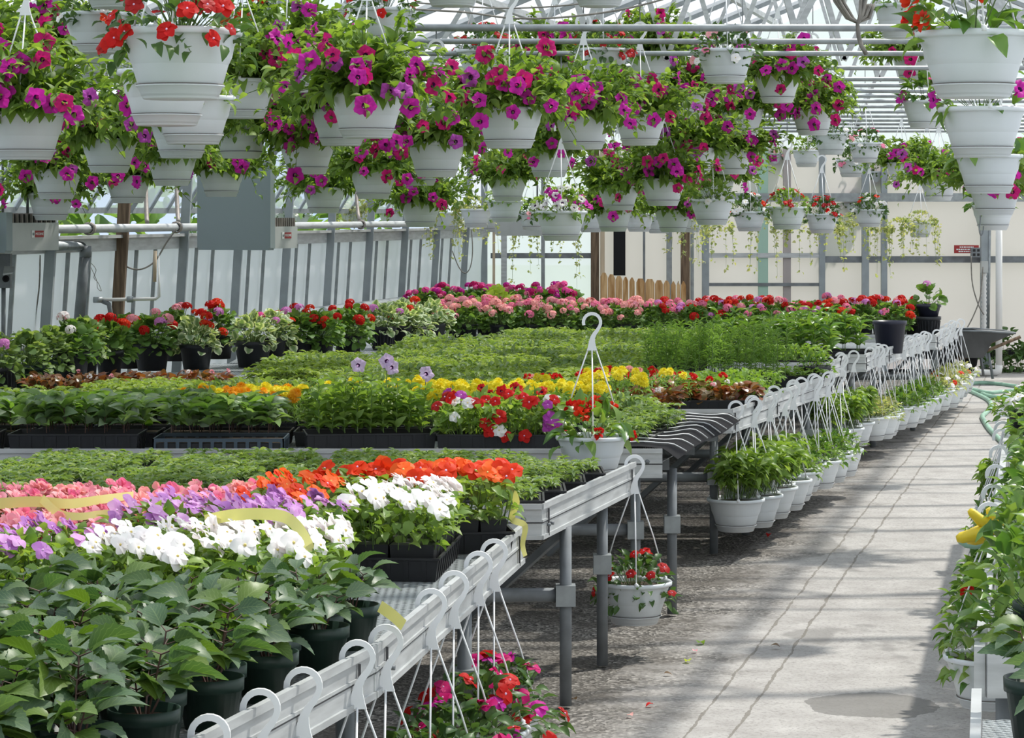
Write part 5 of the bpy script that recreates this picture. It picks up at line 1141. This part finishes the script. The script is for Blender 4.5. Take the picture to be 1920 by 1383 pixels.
# pots along the left wall
FG = lambda *c: ('geranium_flower', list(c), 1.0)
WP = [ # column, base row, pot radius, pot height, stock, flower colours, n, label, tilt
 (2, 748, .10, .17, GERG, ['pinkp', 'mauve'], 1, 'leaning dark pot at the left picture edge by the wall', (0, -.12, 0)), (50, 741, .115, .17, GERG, None, 0, 'ribbed dark green pot of bright leaves by the left wall', None),
 (92, 724, .085, .16, GERG, ['palelilac'], 1, 'small dark pot tucked behind the ribbed green pot', None), (135, 720, .105, .19, GER, ['whitep', 'pinkp'], 3, 'dark pot with pale pink and white blooms by the left wall', None), (158, 712, .09, .19, GERG, None, 0, 'dark pot just right of the pale pink blooms', None),
 (205, 702, .09, .15, GER, ['redp', 'scarlet', 'purple'], 5, 'red geranium in front of the heating pipe elbow', None), (285, 694, .12, .17, GER, ['redp', 'pinkp', 'mauve'], 5, 'dark geranium bush with pale pink blooms before the wooden post', None), (243, 690, .10, .16, GER, ['scarlet', 'redp'], 5, 'red geranium with a purple neighbour below the wooden post', None),
 (368, 692, .11, .16, GERV, ['redp', 'scarlet', 'hotpink'], 6, 'cream edged geranium with two bright red blooms in front', None), (330, 676, .11, .17, GER, ['redp', 'scarlet', 'pinkp'], 6, 'geranium with tall red heads standing against the wall', None), (410, 672, .11, .17, GER, ['redp', 'scarlet', 'mauve'], 6, 'geranium with the tallest red heads against the wall', None),
 (474, 688, .125, .17, GERV, None, 0, 'large black pot of cream edged leaves without flowers', None), (512, 684, .09, .18, GERV, ['mauve', 'hotpink'], 2, 'black pot right of the large one with cream edged leaves', None), (556, 680, .10, .16, GER, ['redp', 'scarlet', 'mauve'], 6, 'geranium with purple and red heads right of the cream edged pots', None),
 (600, 678, .10, .16, GER, ['redp', 'scarlet'], 6, 'all red geranium left of the leaning black pot', None), (644, 672, .085, .17, GER, ['redp', 'scarlet'], 4, 'leaning black pot of red geranium', (.0, .25, 0)), (655, 664, .10, .16, GER, ['redp', 'scarlet'], 5, 'red geranium behind the leaning black pot', None),
 (718, 655, .10, .17, GERV, ['mauve'], 2, 'black pot of cream edged leaves with a mauve bloom', None), (748, 652, .085, .17, GERV, None, 0, 'narrow black pot right of the mauve bloomed one', (0, .1, 0)), (775, 650, .10, .15, GERV, ['redp', 'scarlet'], 3, 'black pot of cream edged leaves with red blooms, near the pink mass', None), (812, 642, .10, .15, GERV, None, 0, 'last cream edged pot before the pink geranium mass', None)]
for x, y, r, h, st, cols, n, lab, tl in WP:
    s = (y - YH) / (EYE - TZ); X, Y = gx(x, s), F_PX / s
    potted(X, Y, r, h, 'gpot' if 'ribbed' in lab else 'slate', lab, 'pots along the left wall', st, FG(*cols) if cols else None, n, tilt=tl, ribs=22 if 'ribbed' in lab or 'leaning dark' in lab else 0, name='potted_geranium', cat='geranium', sc=.80)
# geranium bands
def band(X0, X1, Ys, step, cols, n, txt, group, sc=1.0, st=GER):
    for j, Y in enumerate(Ys):
        m = int((X1 - X0) / step)
        for i in range(m):
            X = X0 + (i + .5 * (j % 2) + .25) * step + SL * (Y - Ys[0]) * .6
            potted(X, Y + R.uniform(-.05, .05), .08, .125, 'slate', f'{txt}, {ordn(j)} row, {ordn(i)} from the left', group, st, FG(*cols), n, name='potted_geranium', cat='geranium', sc=sc * R.uniform(.9, 1.08))
band(-.66, 1.12, (20.95, 21.4, 21.9), .25, ['salmon', 'pinkp', 'salmon', 'rose'], 8, 'salmon pink geranium of the dense pink band', 'salmon pink geraniums', .66)
band(1.1, 3.35, (21.1, 21.55, 22.1), .27, ['redp', 'scarlet', 'redp', 'rose', 'mauve', 'pinkp'], 7, 'mixed red and pink geranium of the far right band', 'red and pink geraniums', .68)
band(-.85, .75, (23.7, 24.25, 24.8), .27, ['hotpink', 'hotpink', 'rose', 'magenta', 'cerise'], 7, 'magenta geranium before the end wall', 'magenta geraniums', .82)
s = F_PX / 23.2; potted(gx(930, s), 23.2, .085, .14, 'slate', 'chartreuse leaved plant amid the magenta geraniums', None, [f_ger(450, .19, .26, 120, 'L_gold')], name='potted_plant', sc=.9)
p = at(1668, 645, 263); t = empty('black_pot', (p.x, p.y, TZ), 0, 'large empty looking black nursery pot standing alone near the aisle', 'pot'); part('pot', pot_mesh(.122, .23, 'navy'), t); part('soil', pot_soil(.122), t, (0, 0, .205))
potted(gx(1528, 322), F_PX / 322, .095, .11, 'slate', 'dark pot of low green leaves just behind the second hook row', None, LOW, sc=.8)
up = (gx(1741, 234), F_PX / 234); t = empty('black_pot', (up[0], up[1], TZ), 0, 'dark pot under the raised geranium at the far aisle end', 'pot'); part('pot', pot_mesh(.10, .17, 'slate'), t)
potted(up[0], up[1], .10, .10, 'navy', 'raised dark pot with one mauve bloom at the far aisle end', None, [f_ger(455, .12, .14, 40)], FG('mauve'), 1, z=TZ + .17, name='potted_geranium', cat='geranium')
# right bench pots
GRB = 'pots on the right bench'
for i, (X, Y) in enumerate(((1.20, 5.97), (1.36, 6.5), (1.42, 7.05), (1.55, 7.6), (1.72, 8.2), (1.80, 8.8), (1.98, 9.5), (2.1, 10.2), (2.22, 10.9), (2.36, 11.6))):
    potted(X, Y, .078, .125, 'gpot', f'green pot of glossy leaves on the right bench, {ordn(i)} from the front', GRB, BIGS, ('celosia_flower', ['redp', 'cerise', 'scarlet'], .8) if i in (1, 3, 4, 6) else (('impatiens_flower', ['whitep', 'pinkp'], 1) if i > 6 else ('begonia_flower', ['redp', 'scarlet'], 1.1)), (0, 3, 2, 3, 3, 2, 3, 6, 6, 5)[i])
potted(1.0, 5.03, .072, .12, 'gpot', 'dark green pot of broad leaves in the lower right corner', GRB, DAH, sc=.62)
potted(.99, 4.62, .072, .12, 'gpot', 'dark green pot cut by the lower right picture corner', GRB, DAH, sc=.7)
p = at(1894, 812, 440); potted(p.x + .06, p.y, .07, .11, 'slate', 'small black pot with white and pink blooms at the right edge above the hooks', GRB, LOW, KW, 5, z=.72)
# ------------------------------------------------------------------ ribbons, glove, hose, litter
def ribbon(pts, s, w_, label, tw=None, loc=None):
    P = [at(x, y, ss) for x, y, ss in pts]; c = P[0].copy(); Q = []
    for i in range(len(P) - 1):
        p0, p1, p2, p3 = P[max(0, i-1)], P[i], P[i+1], P[min(len(P)-1, i+2)]
        for u in np.linspace(0, 1, 7)[:-1]: Q.append(.5 * ((2*p1) + (p2-p0)*u + (2*p0-5*p1+4*p2-p3)*u*u + (3*p1-p0-3*p2+p3)*u**3) - c)
    Q.append(P[-1] - c); n = len(Q); V = []
    for i, q in enumerate(Q):
        T = (Q[min(n-1, i+1)] - Q[max(0, i-1)]).normalized(); a = tw[0] + (tw[1] - tw[0]) * i / (n - 1); N = T.cross(Vector((0, 1, 0))).normalized(); N = N * math.cos(a) + Vector((0, 1, 0)) * math.sin(a)
        for sg in (-1, 1): V.append(tuple(q + N * (w_ / 2 * sg)))
    F = [(2*i, 2*i+1, 2*i+3, 2*i+2) for i in range(n - 1)]
    return solo('ribbon', MB().add(V, F, 'ribbon'), label, 'ribbon', 'yellow marking ribbons', loc=c)
ribbon([(-30, 946, 700), (60, 940, 700), (130, 944, 700), (190, 936, 690), (250, 928, 685)], 0, .030, 'long yellow ribbon lying over the pink impatiens at the left', (.25, .9)); ribbon([(78, 934, 700), (110, 962, 712), (150, 968, 715), (205, 962, 712), (228, 980, 720)], 0, .026, 'twisted pale end of the ribbon over the violet impatiens', (.6, 1.0))
ribbon([(385, 976, 745), (430, 966, 752), (490, 963, 760), (540, 972, 772), (572, 1010, 790), (590, 1068, 800)], 0, .032, 'yellow ribbon arched over the white impatiens', (.45, .7)); ribbon([(955, 910, 640), (968, 940, 636), (960, 972, 634), (984, 985, 632), (980, 1020, 632), (985, 1042, 632)], 0, .022, 'yellow ribbon knotted at the far end of the nearest rail', (.2, 1.0)); ribbon([(712, 1136, 850), (735, 1152, 855), (757, 1172, 862)], 0, .026, 'short yellow ribbon end poking over the rail by the hooks', (.3, .5))
o = at(1870, 985, 640); t = empty('rubber_glove', o, 0, 'yellow rubber glove lying on the leaves over the right rail', 'glove')
for nm, pts, r in (('finger', [(1802, 1008), (1835, 1000), (1862, 990)], [.017, .020, .02]), ('thumb', [(1822, 960), (1838, 975), (1862, 985)], [.013, .017, .018]), ('finger', [(1856, 958), (1866, 972), (1872, 988)], [.013, .017, .018]), ('cuff', [(1826, 1008), (1850, 1000), (1880, 984)], [.026, .030, .024])):
    P = [at(x, y, 640) - o + Vector((0, .02 if nm == 'cuff' else 0, 0)) for x, y in pts]; dd = (P[0] - P[1]).normalized(); q = [P[0] + dd * r[0] * .8] + P; part(nm, MB().tube(q, [r[0] * .55] + r, 'yellow', 12), t)
def hose(pts, label, r=.017, z=.02):
    P = []
    for x, y in pts: s = (y - YH) / (EYE - z); P.append((x, y, s))
    Pv = [at(x, y, s) for x, y, s in P]; c = Pv[0].copy(); Q = []
    for i in range(len(Pv) - 1):
        p0, p1, p2, p3 = Pv[max(0, i-1)], Pv[i], Pv[i+1], Pv[min(len(Pv)-1, i+2)]
        for u in np.linspace(0, 1, 6)[:-1]: Q.append(.5 * ((2*p1) + (p2-p0)*u + (2*p0-5*p1+4*p2-p3)*u*u + (3*p1-p0-3*p2+p3)*u**3) - c)
    Q.append(Pv[-1] - c); return solo('garden_hose', MB().tube(Q, r, 'hose', 8), label, 'hose', loc=c)
hose([(1778, 722), (1803, 727), (1830, 738), (1853, 750), (1858, 762), (1846, 776), (1842, 782), (1852, 800), (1865, 815), (1880, 830), (1886, 845), (1890, 880)], 'pale green hose snaking down the aisle to the right bench', .02); hose([(1778, 722), (1815, 719), (1850, 718), (1890, 722), (1925, 728), (1965, 736)], 'pale green hose loop along the far end, upper strand', .02); hose([(1815, 727), (1850, 736), (1880, 734), (1915, 731), (1960, 730)], 'pale green hose loop, middle strand', .02); hose([(1842, 738), (1858, 743), (1885, 746), (1920, 750), (1960, 752)], 'pale green hose loop, lower strand', .02)
o = at(1800, 1012, 575); solo('hose_end', MB().tube([at(x, y, 575) - o for x, y in ((1799, 1006), (1802, 1014), (1812, 1020), (1828, 1023), (1850, 1018))], .012, 'hose', 8), 'pale green hose end curled below the yellow glove', 'hose', loc=o)
def litter(nm, x, y, m, lab, L=.03):
    s = (y - YH) / (EYE - .016); mb = MB(); leaves(mb, m, 'ov', np.array([[0, 0, 0.]]), np.array([[R.uniform(-1, 1), R.uniform(-1, 1), .05]]), L, L * .7, roll=.2); return solo(nm, mb, lab, 'petal' if 'petal' in nm else 'leaf', loc=at(x, y, s) + Vector((0, 0, .0)))
litter('fallen_petal', 1443, 1001, 'redp', 'red petal on the floor beside the first tall leaved basket', .045); litter('fallen_petal', 1224, 1319, 'redp', 'red petal on the gravel right of the lowest flower basket'); litter('fallen_petal', 1301, 1220, 'pinkp', 'pink petal fallen near the front of the aisle'); litter('fallen_leaf', 1310, 1205, 'L_lime', 'green leaf fallen near the front of the aisle', .05); litter('fallen_leaf', 1292, 1239, 'L_gold', 'yellow leaf fallen near the pink petal', .04); litter('fallen_leaf', 1462, 1212, 'L_brz', 'brown leaf on the strip between the two floor joints', .035); litter('fallen_petal', 1186, 1341, 'salmon', 'salmon petal on the gravel near the bottom edge'); litter('fallen_leaf', 1080, 1311, 'L_brz', 'dark dry leaf on the gravel near the lowest flower basket', .035); litter('fallen_leaf', 1245, 1262, 'L_brz', 'dark dry leaf on the gravel in the sun patch', .03)
print('objects', len(scn.objects))
SKY, SUN, SUNDIR, EXPO = .95, 5.4, (.40, .34, .84), .15
# ================================================================== CAMERA, LIGHT
cam = bpy.data.cameras.new('camera'); co = bpy.data.objects.new('camera', cam); COL.objects.link(co); scn.camera = co
cam.sensor_width = 36; cam.lens = F_PX / 1920 * 36; cam.shift_y = -(1383 / 2 - YH) / 1920; cam.clip_start = .1; cam.clip_end = 300
co.location = (0, 0, EYE); co.rotation_euler = (PI / 2, 0, 0)
w = bpy.data.worlds.new('sky'); scn.world = w; w.use_nodes = True; nt = w.node_tree; nt.nodes.clear()
out = nt.nodes.new('ShaderNodeOutputWorld'); bg = nt.nodes.new('ShaderNodeBackground'); tc = nt.nodes.new('ShaderNodeTexCoord')
no = nd(nt, 'ShaderNodeTexNoise', Scale=3.0, Detail=6.0); nt.links.new(tc.outputs['Generated'], no.inputs['Vector'])
rp = nd(nt, 'ShaderNodeValToRGB'); rp.color_ramp.elements[0].position = .38; rp.color_ramp.elements[0].color = (.52, .72, 1.0, 1); rp.color_ramp.elements[1].position = .56; rp.color_ramp.elements[1].color = (1, 1, 1, 1)
nt.links.new(no.outputs[0], rp.inputs[0]); nt.links.new(rp.outputs[0], bg.inputs[0]); bg.inputs[1].default_value = SKY; nt.links.new(bg.outputs[0], out.inputs[0])
sd = bpy.data.lights.new('sun', 'SUN'); sd.energy = SUN; sd.angle = math.radians(1.8); sd.color = (1, .96, .88); so = bpy.data.objects.new('sun', sd); COL.objects.link(so)
so.rotation_euler = Vector(SUNDIR).to_track_quat('Z', 'Y').to_euler(); so.location = (6, 12, 12)
scn.view_settings.view_transform = 'Standard'; scn.view_settings.look = 'None'; scn.view_settings.gamma = 1; scn.view_settings.use_curve_mapping = False; scn.view_settings.exposure = EXPO
cy = scn.cycles; cy.max_bounces = 7; cy.diffuse_bounces = 3; cy.glossy_bounces = 2; cy.transmission_bounces = 4; cy.transparent_max_bounces = 10; cy.caustics_reflective = False; cy.caustics_refractive = False; cy.sample_clamp_indirect = 6
